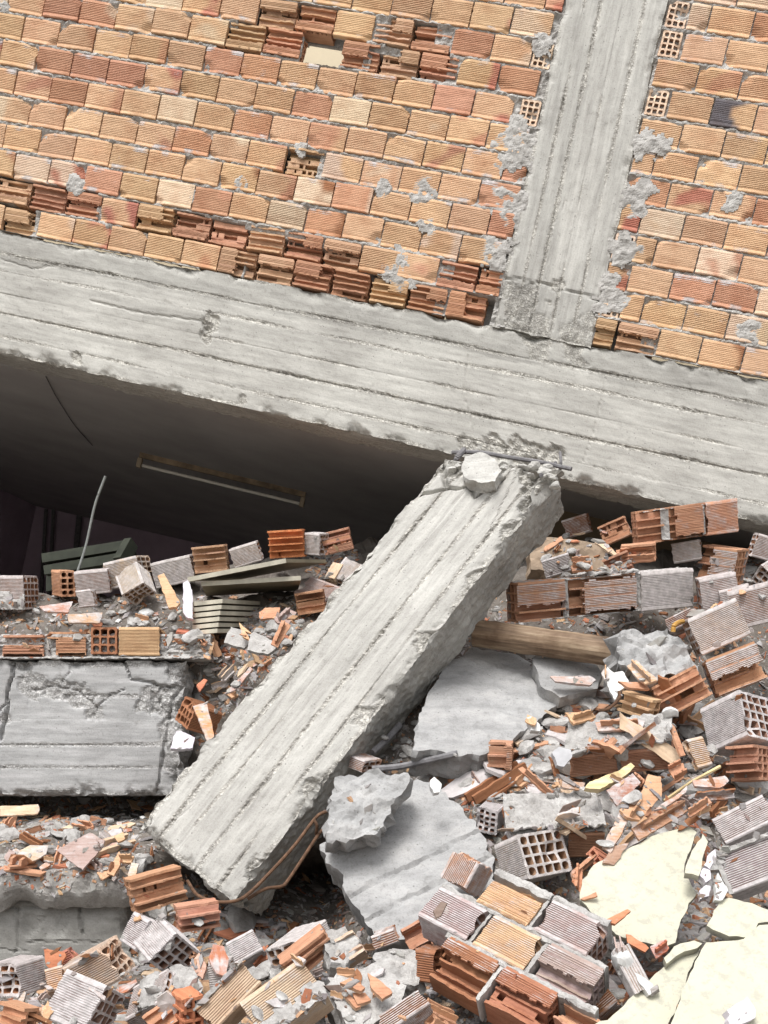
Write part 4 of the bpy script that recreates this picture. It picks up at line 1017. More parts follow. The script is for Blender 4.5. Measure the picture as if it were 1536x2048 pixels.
B((1403, 1312), (1503, 1268), (1372, 1241), (1391, 1316), 'large grey-brown ridged brick with holes at its left end, above the half-broken white brick', col=PALE, dust=.42, cells=(5, 3), Y=4.1, dims=(.19, .16, .14), cap=upr(.95))
B((1436, 1392), (1540, 1352), (1408, 1321), (1428, 1398), 'brick with a torn white ridged skin over orange shelves, at the right', 'o', ORG, .5, (3, 3), keep=(-.1, 1.1, .45, 1.1), cut=.15, Y=4.0)
B((1334, 1435), (1431, 1389), (1298, 1379), (1326, 1440), 'opened orange-brown brick with three long shelves, left of the torn white brick', 'o', ORG, -.15, (4, 3), cut=.12, Y=3.98)
B((1498, 1470), (1417, 1501), (1472, 1381), (1570, 1490), 'big pale mauve-grey brick with a grid of square holes at the right picture edge', col=MAUV, dust=.72, cells=(5, 5), dims=(.19, .19, .18), Y=3.75, rag=.003)
B((1296, 1441), (1232, 1416), (1300, 1404), (1315, 1437), 'small tan brick remnant of two open troughs beside the curved wire', 'o', TAN, -.05, (2, 2), cut=.2, dims=(.15, .08, .08), Y=3.95)
B((1520, 1130), (1560, 1105), (1500, 1170), (1540, 1150), 'grey brick in the shade at the far right under the beam', col=PALE, dust=.6, Y=5.0)
B((1466, 1262), (1560, 1250), (1440, 1190), (1470, 1255), 'orange and white ridged brick running off the right picture edge', col=ORG, dust=.45, Y=4.35, dims=(.25, .17, .14))
chunk((1130, 1510), (1344, 1488), (1134, 1556), (1142, 1455), (.42, .10, .18), 3.9, 'half-buried piece of brickwork with thick mortar on top, in the middle of the right heap', [(0, .48, .1, 1, 'i', (.36, .2, .13), .3), (.5, 1, .1, 1, 'i', (.36, .2, .13), .3)], topcr=full, nearcr=True)
B((1395, 1537), (1428, 1526), (1372, 1481), (1392, 1545), 'thin tan ridged brick face standing on edge below the big mauve-grey brick', col=TAN, dust=.3, cells=(3, 1), dims=(.085, .12, .03), Y=3.72)
B((1512, 1558), (1462, 1550), (1500, 1492), (1545, 1565), 'broken orange brick with diamond holes at the right edge under the big mauve-grey brick', 'o', ORG, .1, (4, 4), keep=None, cut=.1, Y=3.68)
B((970, 1538), (1020, 1545), (967, 1492), (978, 1524), 'small mortared brick end with two open orange cells, right of the steel pipe', 'o', ORG, .2, (2, 2), cut=.3, dims=(.11, .1, .1), Y=4.02, keep=(.75, 1.1, -.1, 1.1))
chunk((1012, 1668), (1212, 1662), (1016, 1722), (1004, 1598), (.34, .11, .2), 3.68, 'mortar-covered block of brickwork just above the brick with the square grid', [(.62, 1, .12, 1, 'i', (.33, .19, .12), .2)], topcr=full, nearcr=True, name='mortared_block')
B((992, 1672), (1002, 1655), (985, 1626), (960, 1650), 'small grey grooved block left of the mortar-covered block', col=MAUV, dust=.7, dims=(.1, .1, .1), Y=3.85)
B((1058, 1758), (1010, 1772), (1028, 1673), (1147, 1745), 'grey brick facing the viewer with a grid of large square holes', col=PALE, dust=.62, cells=(4, 5), dims=(.15, .17, .2), Y=3.55, rag=.002)
B((925, 1788), (968, 1728), (872, 1766), (960, 1796), 'orange brick fragment with a toothed broken edge, on the grey slab', col=ORG, dust=.35, cells=(2, 4), dims=(.15, .12, .1), Y=3.5, rag=.01)
B((1449, 1690), (1556, 1636), (1426, 1643), (1458, 1708), 'smooth mauve-grey brick at the right picture edge above the grooved one', col=MAUV, dust=.52, dims=(.22, .12, .10), Y=3.45)
B((1460, 1790), (1570, 1742), (1435, 1710), (1468, 1806), 'mauve brick with deep grooves and mortar rim at the right picture edge', col=MAUV, dust=.45, dims=(.2, .17, .12), Y=3.25, cr=lambda x, y: (.1-x)*3 if y < .88 else .4)
# --- the big block of brickwork in the foreground
c, pl, ph, pw = (1049, 1944), (942, 1886), (1094, 1881), (1056, 1992)
C, R, D, e = fitbox(c, [pl, ph, pw], 3.02, (.19, .13, .12)); bL, bH, bW = D*A([1.04, 1.06, 1.0]); bW = .125
T = thing('brickwork_block', C+R@A([.1, 0, .1]), 'large tilted block of brickwork, three mauve and tan courses, in the foreground right of centre', 'brickwork block')
q = random.Random(9)
for (x0, x1, y, kind, col, dust, keep, cut) in [(.42, 1.38, 1, 'o', TAN, .42, (-.1, 1.1, -.1, .72), .2), (-.62, .38, 1, 'i', MAUV, .5, None, 0), (1.04, 2.02, 0, 'i', MAUV, .5, None, 0), (0.03, 1.0, 0, 'i', TAN, .4, None, 0),
                                                (-.97, -.0, 0, 'o', MAUV, .45, (-.1, 1.1, .45, 1.1), .25), (.38, 1.36, -1, 'o', (.33, .16, .08), .45, (-.1, 1.1, .62, 1.1), .25), (-.62, .34, -1, 'o', (.34, .15, .09), .4, (-.1, 1.1, .55, 1.1), .3), (-1.3, -.66, -1, 'o', ORG, .2, None, .3)]:
    L = (x1-x0)*bL-.006; H = bH-.010; col = jc(col, q, .04)
    m = brick_intact(L, H, bW, 4, 3, q, col, dust) if kind == 'i' else brick_open(L, H, bW, 4, 3, q, col, dust, keep, cut)
    ox, oy, oz = x0*bL, y*bH+.003, q.uniform(-.003, .003); m.xf(lambda v: (v[0]+ox, v[1]+oy, v[2]+oz)); obj('brick' if kind == 'i' else 'broken_brick', place(m, C, R), BRICK, T)
for (x0, x1, y0, y1, z0) in [(-.95, 2.0, 0.99, 1.03, .004), (-1.2, 1.4, -.05, -.0, .004), (.38, .43, 1, 2, .01), (1.0, 1.05, 0, 1, .01), (-.02, .04, 0, 1, .01), (.33, .39, -1, 0, .01), (.38, 1.4, 1.93, 2.02, -.0), (-.6, .35, 1.97, 2.03, 0)]:
    m = MB(); xa, xb, ya, yb2 = x0*bL, x1*bL, y0*bH-.006, y1*bH+.008; nx, ny = max(3, int((xb-xa)/.01)), max(3, int((yb2-ya)/.006))
    def P(i, j): 
        x, y = xa+(xb-xa)*i/nx, ya+(yb2-ya)*j/ny; return (x+.004*n1(x*70, y*70), y+.006*n1(x*30, 4, y*8)+.004*n1(x*90, y*90), z0+.004-.004*math.sin(math.pi*j/ny)*(1+n1(x*25, y*25, 3))-.007*fb((x, y, 2), 30, 4))
    sheet(m, P, nx, ny, lambda a, b: True, (0, 0, bW*.9), (1, 1, 1), 0.); obj('mortar_joint', place(m, C, R), MORT, T)
# --- bottom left bricks
B((168, 2070), (85, 2034), (215, 1976), (208, 2086), 'large white-crusted ridged brick in the bottom left corner area, holes at its right end', col=MAUV, dust=.62, cells=(4, 4), dims=(.18, .19, .15), Y=2.95)
B((206, 1894), (112, 1948), (240, 1956), (233, 1866), 'tan ridged brick with cream holes and a mortar top, leaning before the block wall', col=CREAMC, dust=.18, cells=(4, 3), dims=(.21, .15, .12), Y=3.4, cr=lambda x, y: (.06-y)*4)
B((36, 1996), (90, 1978), (26, 1936), (-8, 1990), 'white-dusted brick with diamond holes at the lower left picture edge', col=ORG, dust=.6, cells=(4, 3), dims=(.16, .13, .12), Y=3.25)
B((298, 1925), (264, 1887), (352, 1871), (352, 1964), 'white-topped brick tipped over its dark perforated end, right of the leaning tan brick', col=MAUV, dust=.62, cells=(4, 4), dims=(.13, .15, .17), Y=3.45)
B((320, 2004), (252, 2042), (336, 1936), (340, 2022), 'grey mortar-smeared ridged brick with an orange edge, bottom left', col=ORG, dust=.5, dims=(.2, .14, .1), Y=3.15, cr=lambda x, y: .25-abs(x-.45))
B((418, 1992), (460, 1990), (410, 1930), (425, 1980), 'small white-striped ridged brick between grey lumps at the bottom', col=PALE, dust=.62, dims=(.1, .12, .1), Y=3.2, dY=.1)
B((428, 2062), (522, 1962), (392, 2020), (445, 2080), 'long tan ridged brick slanting up to the right at the bottom, gashed along it', col=CREAMC, dust=.05, dims=(.25, .11, .12), Y=2.95, cr=lambda x, y: (y-.82)*4)
B((530, 2085), (652, 1990), (480, 2009), (548, 2110), 'big mauve and tan ridged brick at the bottom edge, its lower half under mortar', col=CREAMC, dust=.15, dims=(.25, .17, .14), Y=2.85, cr=lowr(.42))
B((592, 1884), (655, 1836), (524, 1903), (606, 1918), 'white-topped brick with round holes and orange open side below the dark hollow', 'i', PALE, .62, (4, 2), dims=(.17, .13, .09), Y=3.5)
B((560, 1936), (655, 1870), (594, 1958), (552, 1920), 'orange brick remnant with open shelves under the white-topped brick', 'o', ORG, -.1, (3, 3), cut=.2, dims=(.19, .1, .1), Y=3.42)
B((748, 1902), (795, 1884), (742, 1880), (756, 1890), 'small orange-rimmed brick end with two holes on the rubble, left of the big block', col=ORG, dust=.35, cells=(1, 2), dims=(.1, .05, .08), Y=3.35)
B((862, 2004), (768, 2066), (842, 1985), (878, 2052), 'white-topped brick with a brown side at the bottom edge, left of the big block', col=BRN, dust=.35, dims=(.2, .07, .14), Y=2.95, cells=(2, 4))
B((824, 1962), (862, 1968), (826, 1906), (850, 1950), 'dark brown grooved brick end behind the speckled mortar chunk', col=BRN, dust=.1, dims=(.1, .13, .1), Y=3.2)
B((1272, 1990), (1228, 1902), (1302, 1966), (1262, 2002), 'narrow grey grooved brick sliver leaning on the cream slab, one hole at its lower end', col=PALE, dust=.6, cells=(1, 1), dims=(.19, .055, .06), Y=2.95)
B((272, 1830), (380, 1790), (268, 1762), (262, 1822), 'orange opened brick with long shelves under the foot of the fallen column', 'o', ORG, -.15, (4, 3), cut=.1, Y=3.95, dims=(.2, .14, .13))
B((360, 1872), (447, 1850), (366, 1822), (352, 1858), 'curled broken orange brick shells below the foot of the fallen column', 'o', ORG, -.1, (3, 3), cut=.3, Y=3.75, dims=(.17, .1, .12))
B((690, 1535), (765, 1550), (690, 1508), (700, 1500), 'small flat brick end with two holes stuck between the fallen column and the grey chunk', col=ORG, dust=.4, cells=(1, 3), dims=(.16, .05, .12), Y=4.15) if False else B((727, 1548), (690, 1530), (730, 1522), (765, 1540), 'small flat brick end with two holes stuck between the fallen column and the grey chunk', col=ORG, dust=.4, cells=(2, 3), dims=(.1, .05, .09), Y=4.2)
B((1130, 1078), (1175, 1066), (1120, 1050), (1142, 1074), 'shaded brown brick lying far back behind the brown earthy block', col=BRN, dust=.3, dims=(.18, .11, .1), Y=5.7)
B((1205, 1092), (1258, 1070), (1192, 1062), (1216, 1090), 'tilted orange brick in the shade left of the orange brickwork piece', 'o', ORG, .3, (3, 3), dims=(.18, .11, .1), Y=5.3)
B((1500, 1112), (1560, 1130), (1512, 1072), (1494, 1104), 'dusty brick tipped down to the right under the beam at the right picture edge', col=ORG, dust=.5, dims=(.19, .13, .1), Y=5.1)
B((1345, 1128), (1398, 1112), (1352, 1096), (1354, 1124), 'grey-dusted brick wedged under the long end of the orange brickwork piece', col=PALE, dust=.55, dims=(.17, .11, .1), Y=5.0)
B((1215, 1165), (1262, 1148), (1200, 1128), (1226, 1160), 'orange open shelves leaning on the back of the white-crusted brickwork', 'o', ORG, .25, (3, 3), dims=(.16, .12, .1), Y=4.78)
B((1090, 1158), (1140, 1140), (1086, 1130), (1098, 1152), 'small ridged brick behind the left end of the white-crusted brickwork', col=MAUV, dust=.45, dims=(.17, .1, .1), Y=5.0)
B((1445, 1235), (1500, 1222), (1436, 1188), (1450, 1228), 'tilted dusty brick in the gap at the far right above the large ridged brick', col=ORG, dust=.55, dims=(.18, .13, .1), Y=4.55)
# extra bricks along the bottom
B((270, 1902), (238, 1882), (300, 1848), (318, 1918), 'dark-holed grey brick end half hidden behind the white-topped tipped brick', col=MAUV, dust=.5, cells=(3, 3), dims=(.14, .14, .12), Y=3.75)
B((90, 1986), (128, 1968), (88, 1948), (98, 1996), 'small tan ridged block behind the large white-crusted ridged brick', col=TAN, dust=.25, dims=(.09, .09, .08), cells=(2, 2), Y=3.3)
B((470, 1930), (520, 1900), (455, 1895), (480, 1945), 'grey ridged brick half sunk below the dark hollow', col=MAUV, dust=.6, dims=(.15, .11, .11), Y=3.6)
B((668, 1930), (722, 1896), (650, 1898), (680, 1945), 'broken brick with a pale inside right of the white-topped brick', 'o', PALE, .5, (3, 3), dims=(.15, .11, .1), Y=3.4, cut=.3)
B((690, 2066), (770, 2060), (684, 2036), (700, 2080), 'brown opened brick under the chunk with bedded shards', 'o', BRN, .2, (3, 3), dims=(.19, .09, .1), Y=3.1)
B((815, 1900), (850, 1880), (800, 1868), (825, 1915), 'crumbled orange brick end beside the big block of brickwork', 'o', ORG, .35, (2, 3), dims=(.12, .1, .1), Y=3.35)
B((300, 2070), (345, 2040), (280, 2040), (315, 2085), 'orange curled brick piece at the bottom edge, left of the red-orange brick', 'o', ORG, .1, (2, 2), dims=(.14, .1, .1), Y=2.95)
B((880, 2020), (930, 2050), (862, 1990), (872, 2048), 'thin orange shelves broken out below the big block of brickwork', 'o', ORG, .15, (3, 2), dims=(.16, .1, .1), Y=2.95)
B((1165, 2062), (1232, 2000), (1130, 2015), (1182, 2085), 'dark brown brick in the hollow between the big block and the cream slabs', col=BRN, dust=.2, dims=(.2, .12, .1), Y=3.15)
B((1180, 1745), (1215, 1765), (1170, 1715), (1188, 1735), 'reddish shard-like brick piece beside the square-holed brick', 'o', (.42, .18, .11), .1, (2, 2), dims=(.12, .09, .08), Y=3.5)
B((1240, 1128), (1312, 1122), (1238, 1098), (1246, 1118), 'stacked orange brick shelves just under the orange brickwork piece', 'o', ORG, .2, (3, 3), dims=(.17, .08, .12), Y=4.8)
B((1400, 1235), (1340, 1262), (1392, 1222), (1410, 1245), 'dark grooved brick in the gap left of the large ridged brick', col=BRN, dust=.3, dims=(.16, .07, .1), Y=4.4)
B((30, 2066), (-20, 2050), (40, 2030), (70, 2060), 'orange brick shell in the bottom left corner', 'o', ORG, .0, (2, 2), dims=(.12, .08, .1), Y=2.9)
B((355, 2075), (330, 2050), (350, 2010), (400, 2065), 'red-orange brick with upright shelves and a mortar cap at the bottom edge', 'o', (.5, .2, .1), .0, (3, 3), dims=(.1, .13, .12), Y=2.95, cut=.2)
B((150, 1880+40), (112, 1900+40), (146, 1905), (156, 1912), 'small reddish ridged fragment before the block wall', col=RED, dust=.0, dims=(.1, .05, .05), cells=(1, 1), Y=3.55)

# ------------------------------------------------------------------ slabs, plaster, boards, timber
up = lambda x, y, z: unit((x, y, z))
slab('concrete_slab', [(893, 1328), (943, 1296), (1018, 1305), (1063, 1325), (1078, 1375), (1123, 1395), (1085, 1435), (1040, 1465), (1015, 1490), (960, 1508), (825, 1500), (838, 1440), (860, 1380)], 4.35, up(.1, -.62, .75), .12, CONCS, 'flat pale grey concrete slab lying against the fallen column\'s right side', 'concrete slab', cell=.022, rough=.009, wave=.012, side=(.8, .8, .8), jag=.012)
slab('concrete_slab', [(640, 1690), (700, 1650), (834, 1557), (881, 1575), (912, 1604), (957, 1658), (985, 1710), (990, 1770), (880, 1830), (800, 1880), (750, 1872), (722, 1828), (691, 1786), (688, 1752), (675, 1739), (652, 1726)], 3.75, up(-.12, -.8, .58), .14, CONCS, 'big smooth grey concrete slab sloping down beside the dark hollow, below the jagged chunk', 'concrete slab', cell=.013, rough=.006, wave=.012, side=(.75, .75, .75), jag=.010,
     cracks=[([(-.25, -.2), (.32, .16)], .014, .008), ([(-.1, -.24), (.36, .06)], .012, .007)])
slab('concrete_chunk', [(660, 1596), (668, 1566), (681, 1552), (730, 1541), (790, 1546), (816, 1546), (817, 1572), (782, 1611), (767, 1653), (730, 1671), (700, 1680), (665, 1687), (652, 1677), (657, 1640)], 3.72, up(-.05, -.93, .35), .11, CONCS, 'jagged dark grey concrete chunk propped on the sloping slab', 'concrete chunk', cell=.013, rough=.016, wave=.03, side=(.85, .85, .85), jag=.012)
slab('concrete_slab', [(1065, 1315), (1185, 1320), (1205, 1345), (1195, 1378), (1120, 1395), (1082, 1372)], 4.42, up(.05, -.75, .65), .06, CONCS, 'small grey slab below the timber log', 'concrete slab', cell=.02, rough=.006)
slab('concrete_block', [(1232, 1290), (1240, 1265), (1262, 1256), (1300, 1262), (1335, 1254), (1362, 1275), (1385, 1320), (1395, 1345), (1372, 1360), (1330, 1352), (1290, 1358), (1240, 1335)], 4.12, up(.05, -.85, .5), .2, CONCS, 'rough grey concrete block with cracks, between the timber log and the large ridged brick', 'concrete block', cell=.014, rough=.03, wave=.02, side=(.9, .9, .9), jag=.014)
slab('adobe_block', [(1060, 1090), (1075, 1073), (1140, 1078), (1200, 1088), (1216, 1108), (1210, 1140), (1120, 1143), (1062, 1138)], 5.35, up(.0, -.95, .3), .15, plain('brown_earth_block', (.33, .25, .18), .9, .4, 9), 'brown earthy block in the shade right of the column head', 'block', cell=.02, rough=.012)
for pts, Y, lab in (([(1186, 1731), (1254, 1697), (1304, 1671), (1380, 1653), (1394, 1664), (1385, 1690), (1368, 1728), (1368, 1745), (1380, 1765), (1393, 1788), (1375, 1818), (1362, 1840), (1351, 1886), (1330, 1893), (1290, 1885), (1232, 1868), (1195, 1835), (1160, 1800), (1165, 1760)], 3.3, 'large cream-painted plaster slab with a rounded upper left edge, left of the crack'),
                    ([(1405, 1667), (1416, 1683), (1407, 1706), (1404, 1730), (1398, 1753), (1370, 1747), (1375, 1722), (1390, 1692)], 3.27, 'narrow cream plaster splinter standing right of the large cream slab'),
                    ([(1440, 1802), (1458, 1795), (1504, 1806), (1540, 1822), (1600, 1830), (1600, 1846), (1540, 1842), (1516, 1846), (1510, 1862), (1488, 1875), (1458, 1873), (1426, 1860), (1413, 1852)], 3.1, 'smooth pale cream plaster piece at the right edge, above the broad cream sheet'),
                    ([(1412, 1884), (1458, 1881), (1488, 1878), (1518, 1850), (1600, 1846), (1640, 2110), (1310, 2110), (1356, 2012), (1375, 1960), (1402, 1900)], 2.95, 'broad cream plaster sheet filling the bottom right corner'),
                    ([(1215, 2041), (1247, 2011), (1268, 1990), (1310, 1948), (1340, 1925), (1372, 1905), (1400, 1897), (1373, 1958), (1353, 2012), (1306, 2110), (1150, 2110), (1160, 2060)], 2.96, 'long cream plaster piece beside the broad corner sheet, left of the thin crack'),
                    ([(1328, 1916), (1349, 1893), (1389, 1881), (1404, 1888), (1395, 1897), (1368, 1903), (1340, 1922), (1333, 1928)], 3.04, 'small cream plaster flake at the tip between the cream slabs')):
    slab('plaster_slab', pts, Y, up(.0, -.72, .72), .022, CREAM, lab, 'plaster slab', cell=.02, rough=.0012, wave=.004, side=(.62, .62, .66), jag=.005)
slab('painted_stone', [(1455, 2020), (1470, 2010), (1495, 1993), (1512, 2020), (1510, 2035), (1490, 2046), (1460, 2050)], 2.82, up(.1, -.8, .5), .04, LILAC, 'lilac and white mottled plaster stone lying on the cream sheet', 'plaster piece', cell=.012, rough=.003)
for i, (pts, Y, mt, lab) in enumerate([([(1415, 1712), (1430, 1698), (1432, 1715), (1420, 1738), (1408, 1730)], 3.24, LILAC, 'lilac-grey plaster chip in the crack beside the narrow cream splinter, uppermost'), ([(1407, 1735), (1420, 1740), (1422, 1758), (1412, 1765), (1400, 1752)], 3.22, LILAC, 'lilac-grey plaster chip in the crack, middle one'),
        ([(1398, 1782), (1412, 1770), (1421, 1772), (1418, 1792), (1400, 1798)], 3.2, LILAC, 'lilac-grey plaster chip in the crack, lowest one'), ([(1436, 1745), (1448, 1768), (1456, 1780), (1445, 1800), (1430, 1800), (1432, 1765)], 3.15, WHITE, 'white pointed plaster shard before the deep-grooved mauve brick'),
        ([(1207, 1345), (1215, 1333), (1228, 1345), (1245, 1342), (1258, 1362), (1248, 1375), (1235, 1385), (1230, 1400), (1215, 1372)], 4.05, WHITE, 'bright white jagged piece below the timber log, right of the small slab'), ([(861, 1560), (868, 1553), (883, 1568), (879, 1584), (868, 1586), (861, 1574)], 3.72, WHITE, 'small bright white shard on the top edge of the sloping slab'),
        ([(1054, 1435), (1062, 1432), (1080, 1450), (1080, 1462), (1062, 1460)], 4.0, WHITE, 'white pointed shard with an orange spot on the right heap'), ([(366, 1165), (376, 1160), (384, 1180), (386, 1238), (376, 1236), (366, 1225)], 5.12, LILAC, 'lilac-painted plaster edge standing left of the stacked boards'),
        ([(341, 1497), (352, 1462), (362, 1462), (390, 1475), (385, 1495), (362, 1498)], 4.6, LILAC, 'pale lilac plaster sheet below the brown brick wedged by the column'), ([(1104, 1505), (1118, 1493), (1142, 1500), (1145, 1512), (1128, 1533), (1114, 1530)], 3.82, plain('blue_grey_chip', (.42, .42, .43), .8, .2, 14), 'smooth light grey five-sided stone on the right heap'),
        ([(500, 1270), (508, 1262), (560, 1290), (535, 1308), (495, 1300)], 4.75, MORT, 'white rough mortar slab near the column, below the long brown shard'), ([(454, 1268), (462, 1253), (490, 1262), (500, 1280), (488, 1296), (448, 1285)], 4.85, MORT, 'pale mortar slab on the heap left of the white rough slab'),
        ([(1223, 1905), (1230, 1895), (1256, 1905), (1268, 1925), (1262, 1945), (1236, 1930)], 3.0, WHITE, 'rounded white foam-like lump on the narrow brick sliver'), ([(1270, 1945), (1285, 1952), (1305, 1968), (1310, 1985), (1298, 1990), (1280, 1968)], 2.96, WHITE, 'thin white plaster strip beside the lower end of the brick sliver'),
        ([(315, 1152), (328, 1146), (360, 1205), (352, 1214), (338, 1215)], 5.1, BRICK, 'tan ridged tile leaning beside the lilac plaster edge')]):
    ccol = TAN if mt is BRICK else (1, 1, 1)
    slab('plaster_piece' if mt in (WHITE, LILAC) else 'tile_piece' if mt is BRICK else 'mortar_piece', pts, Y, up(rr.uniform(-.2, .2), -.85, .5), .018 if i != 12 else .05, mt, lab, 'tile' if mt is BRICK else 'rubble piece', cell=.010, rough=.003, jag=.003, face=ccol, side=ccol if mt is BRICK else (.8, .8, .8), dome=.03 if i == 12 else 0)
# speckled mortar chunk with clay shards stuck in it
T = thing('mortar_chunk', at(735, 2010, 3.05), 'rounded grey mortar chunk with orange clay shards bedded in its top, bottom centre', 'mortar chunk')
m = polymesh(poly_px([(655, 1955), (700, 1935), (755, 1922), (790, 1945), (812, 1975), (805, 2005), (760, 2040), (715, 2075), (685, 2040), (662, 1990)], 3.08, up(0, -.62, .78)), up(0, -.62, .78), .14, cell=.014, rough=.012, wave=.02, jag=.01); obj('mortar_body', m, MORT, T)
for pts in ([(680, 1965), (700, 1955), (730, 1975), (722, 1982)], [(690, 1975), (712, 2005), (722, 2012), (712, 2016), (688, 1990)], [(735, 1945), (760, 1960), (785, 1985), (765, 1998), (742, 1975)], [(705, 1985), (730, 1985), (742, 2000), (715, 2008)], [(755, 1968), (762, 1985), (745, 1990)]):
    m = polymesh(poly_px(pts, 3.03, up(.05, -.6, .8)), up(.05, -.6, .8), .012, cell=.012, rough=.002, jag=.003, face=ORG, side=PALE); obj('clay_shard', m, BRICK, T)
m = MB()
for (nm, pts, Y, lab) in (('grey_chunk', [(340, 1935), (352, 1925), (385, 1935), (402, 1965), (400, 1995), (372, 2000), (345, 1975)], 3.25, 'dark grey mortar lump between two ridged bricks, bottom left'), ('grey_chunk', [(575, 1945), (610, 1950), (648, 1965), (655, 1990), (648, 2030), (625, 2015), (600, 1980)], 3.12, 'rounded grey mortar mass right of the big mauve and tan brick'),
                         ('grey_chunk', [(745, 1915), (790, 1895), (830, 1900), (850, 1930), (838, 1965), (800, 1972), (770, 1945)], 3.2, 'grey mortar chunk behind the chunk with bedded shards'), ('grey_chunk', [(640, 1862), (690, 1855), (718, 1885), (690, 1930), (662, 1925), (650, 1895)], 3.45, 'mortared tile slab right of the white-topped brick'),
                         ('grey_chunk', [(372, 1620), (300, 1622)], 0, '')):
    if Y: slab(nm, pts, Y, up(.1, -.75, .6), .09, MORT, lab, 'mortar chunk', cell=.012, rough=.014, wave=.02, jag=.008)
# boards
bt = {}
for i, (pts, Y, n, lab) in enumerate([([(377, 1162), (573, 1123), (604, 1152), (400, 1172)], 5.0, None, 'uppermost loose tilted board over the stack of boards'), ([(403, 1163), (600, 1152), (606, 1160), (560, 1190), (402, 1186)], 5.1, None, 'second loose tilted board over the stack of boards')]):
    a, b = at(*[(377, 1163), (403, 1172)][i], 5.02+.04*i), at(*[(573, 1125), (602, 1160)][i], 5.05+.06*i); d = A([[.16, .45, .10], [-.05, .45, .04]][i]); n = unit(np.cross(b-a, d)); n = n if n[2] > 0 else -n
    T = thing('tilted_board', a, lab, 'board'); m = MB(); box(m, a, b-a, d, n*.016); obj('board_panel', m, BOARDD, T); m = MB(); box(m, a-d*.006-n*.001, b-a, d*.006, n*.020); obj('board_edge', m, BOARD, T)
for i in range(6):
    z = -i*.027; x1 = 505-3*i+rr.uniform(-6, 6); T = thing('stacked_board', at(385, 1204, 5.12)+A([0, 0, z]), ['top board of the stack under the tilted boards', 'second board from the top of the stack', 'third board from the top of the stack', 'fourth board from the top of the stack', 'fifth board from the top of the stack', 'lowest board of the stack'][i], 'board', 'boards stacked in the heap')
    a, k, b = at(385, 1212, 5.14)+A([0, 0, z]), at(445-2*i, 1206, 5.02)+A([0, 0, z]), at(x1+20, 1210, 5.35)+A([0, 0, z])
    m = MB(); vs = [a, k, b, b+A([0, .3, .02]), a+A([0, .4, .02])]; up_ = A([0, 0, .016]); m.add([v+up_*0 for v in vs]+[v+up_ for v in vs], [(4, 3, 2, 1, 0), (5, 6, 7, 8, 9)]+[(j, (j+1) % 5, 5+(j+1) % 5, 5+j) for j in range(5)], (1, 1, 1), 0.); obj('board_panel', m, BOARDD, T)
    m = MB(); box(m, a+A([0, -.004, -.001]), k-a, (0, .004, 0), (0, 0, .019)); box(m, k+A([0, -.004, -.001]), b-k, (0, .004, 0), (0, 0, .018), (.8, .8, .8)); obj('board_edge', m, BOARD, T)
# timber log: half-round with a split top
a, b = at(952, 1262, 4.55), at(1240, 1303, 4.35); d = unit(b-a); L = np.linalg.norm(b-a); s = unit(np.cross(d, (0, 0, 1))); u_ = unit(np.cross(s, d)); m = MB(); vs = []; lp = []; nl, nr = 60, 22
for i in range(nl+1):
    for j in range(nr):
        th = 2*math.pi*j/nr; rad = .062*(1+.06*n1(i*.12, math.cos(th)*2, math.sin(th)*2)); y, z = math.cos(th)*rad, math.sin(th)*rad
        if z > .044: z = .044+.35*(z-.044)+.004*n1(i*.3, y*40)
        if abs(th-1.9) < .2: z -= .012+.006*n1(i*.2, 2.)
        x = L*i/nl+(.006*n1(y*90, z*90) if i in (0, nl) else 0); vs.append(a+d*x+s*y+u_*(z-.002)); lp.append((x, y, z))
m.add(vs, [(i*nr+j, (i+1)*nr+j, (i+1)*nr+(j+1) % nr, i*nr+(j+1) % nr) for i in range(nl) for j in range(nr)]+[tuple(range(nr)), tuple(nl*nr+j for j in reversed(range(nr)))], (1, 1, 1), 0., lp)
obj('timber_log', m, WOOD, label='weathered round timber log sticking out from under the white-crusted brickwork', cat='timber log')
slab('split_timber', [(1170, 1575), (1180, 1563), (1240, 1540), (1262, 1525), (1270, 1532), (1255, 1548), (1200, 1578)], 3.72, up(.2, -.7, .65), .02, WOODL, 'pale yellow split wood piece on the right heap', 'wood piece', cell=.012, rough=.004, jag=.003)
m = MB(); tube(m, [at(1328, 1602, 3.6), at(1380, 1565, 3.62), at(1440, 1533, 3.66)], lambda t: .006+.001*math.sin(t*9), 6); obj('wood_stick', m, WOODL, label='thin pale wooden stick lying across the orange shards', cat='stick')
m = MB(); tube(m, curve([at(745, 1538, 4.12), at(800, 1533, 4.1), at(850, 1522, 4.08), at(915, 1507, 4.06)]), .013); obj('steel_pipe', m, STEEL, label='dark steel bar lying at the foot of the flat pale slab', cat='steel bar')
m = MB(); tube(m, curve([at(1198, 1421, 3.85), at(1215, 1418, 3.83), at(1232, 1405, 3.82), at(1240, 1392, 3.82), at(1238, 1384, 3.84)]), .006); obj('curved_wire', m, RUST, label='short curved rusty bar on the small tan brick remnant', cat='rebar')
m = MB(); tube(m, curve([at(1346, 1264, 4.1), at(1348, 1252, 4.1), at(1356, 1245, 4.12), at(1366, 1243, 4.15)]), .009); obj('curved_tube', m, plain('ochre_plastic', (.45, .25, .06), .4, .3, 20), label='ochre curved tube end beside the large ridged brick', cat='tube')
m = MB(); tube(m, curve([at(745, 1505, 4.3), at(775, 1478, 4.35), at(800, 1450, 4.4)]), .014); obj('steel_bar', m, STEEL, label='dark rod between the fallen column and the pale slab', cat='steel bar')

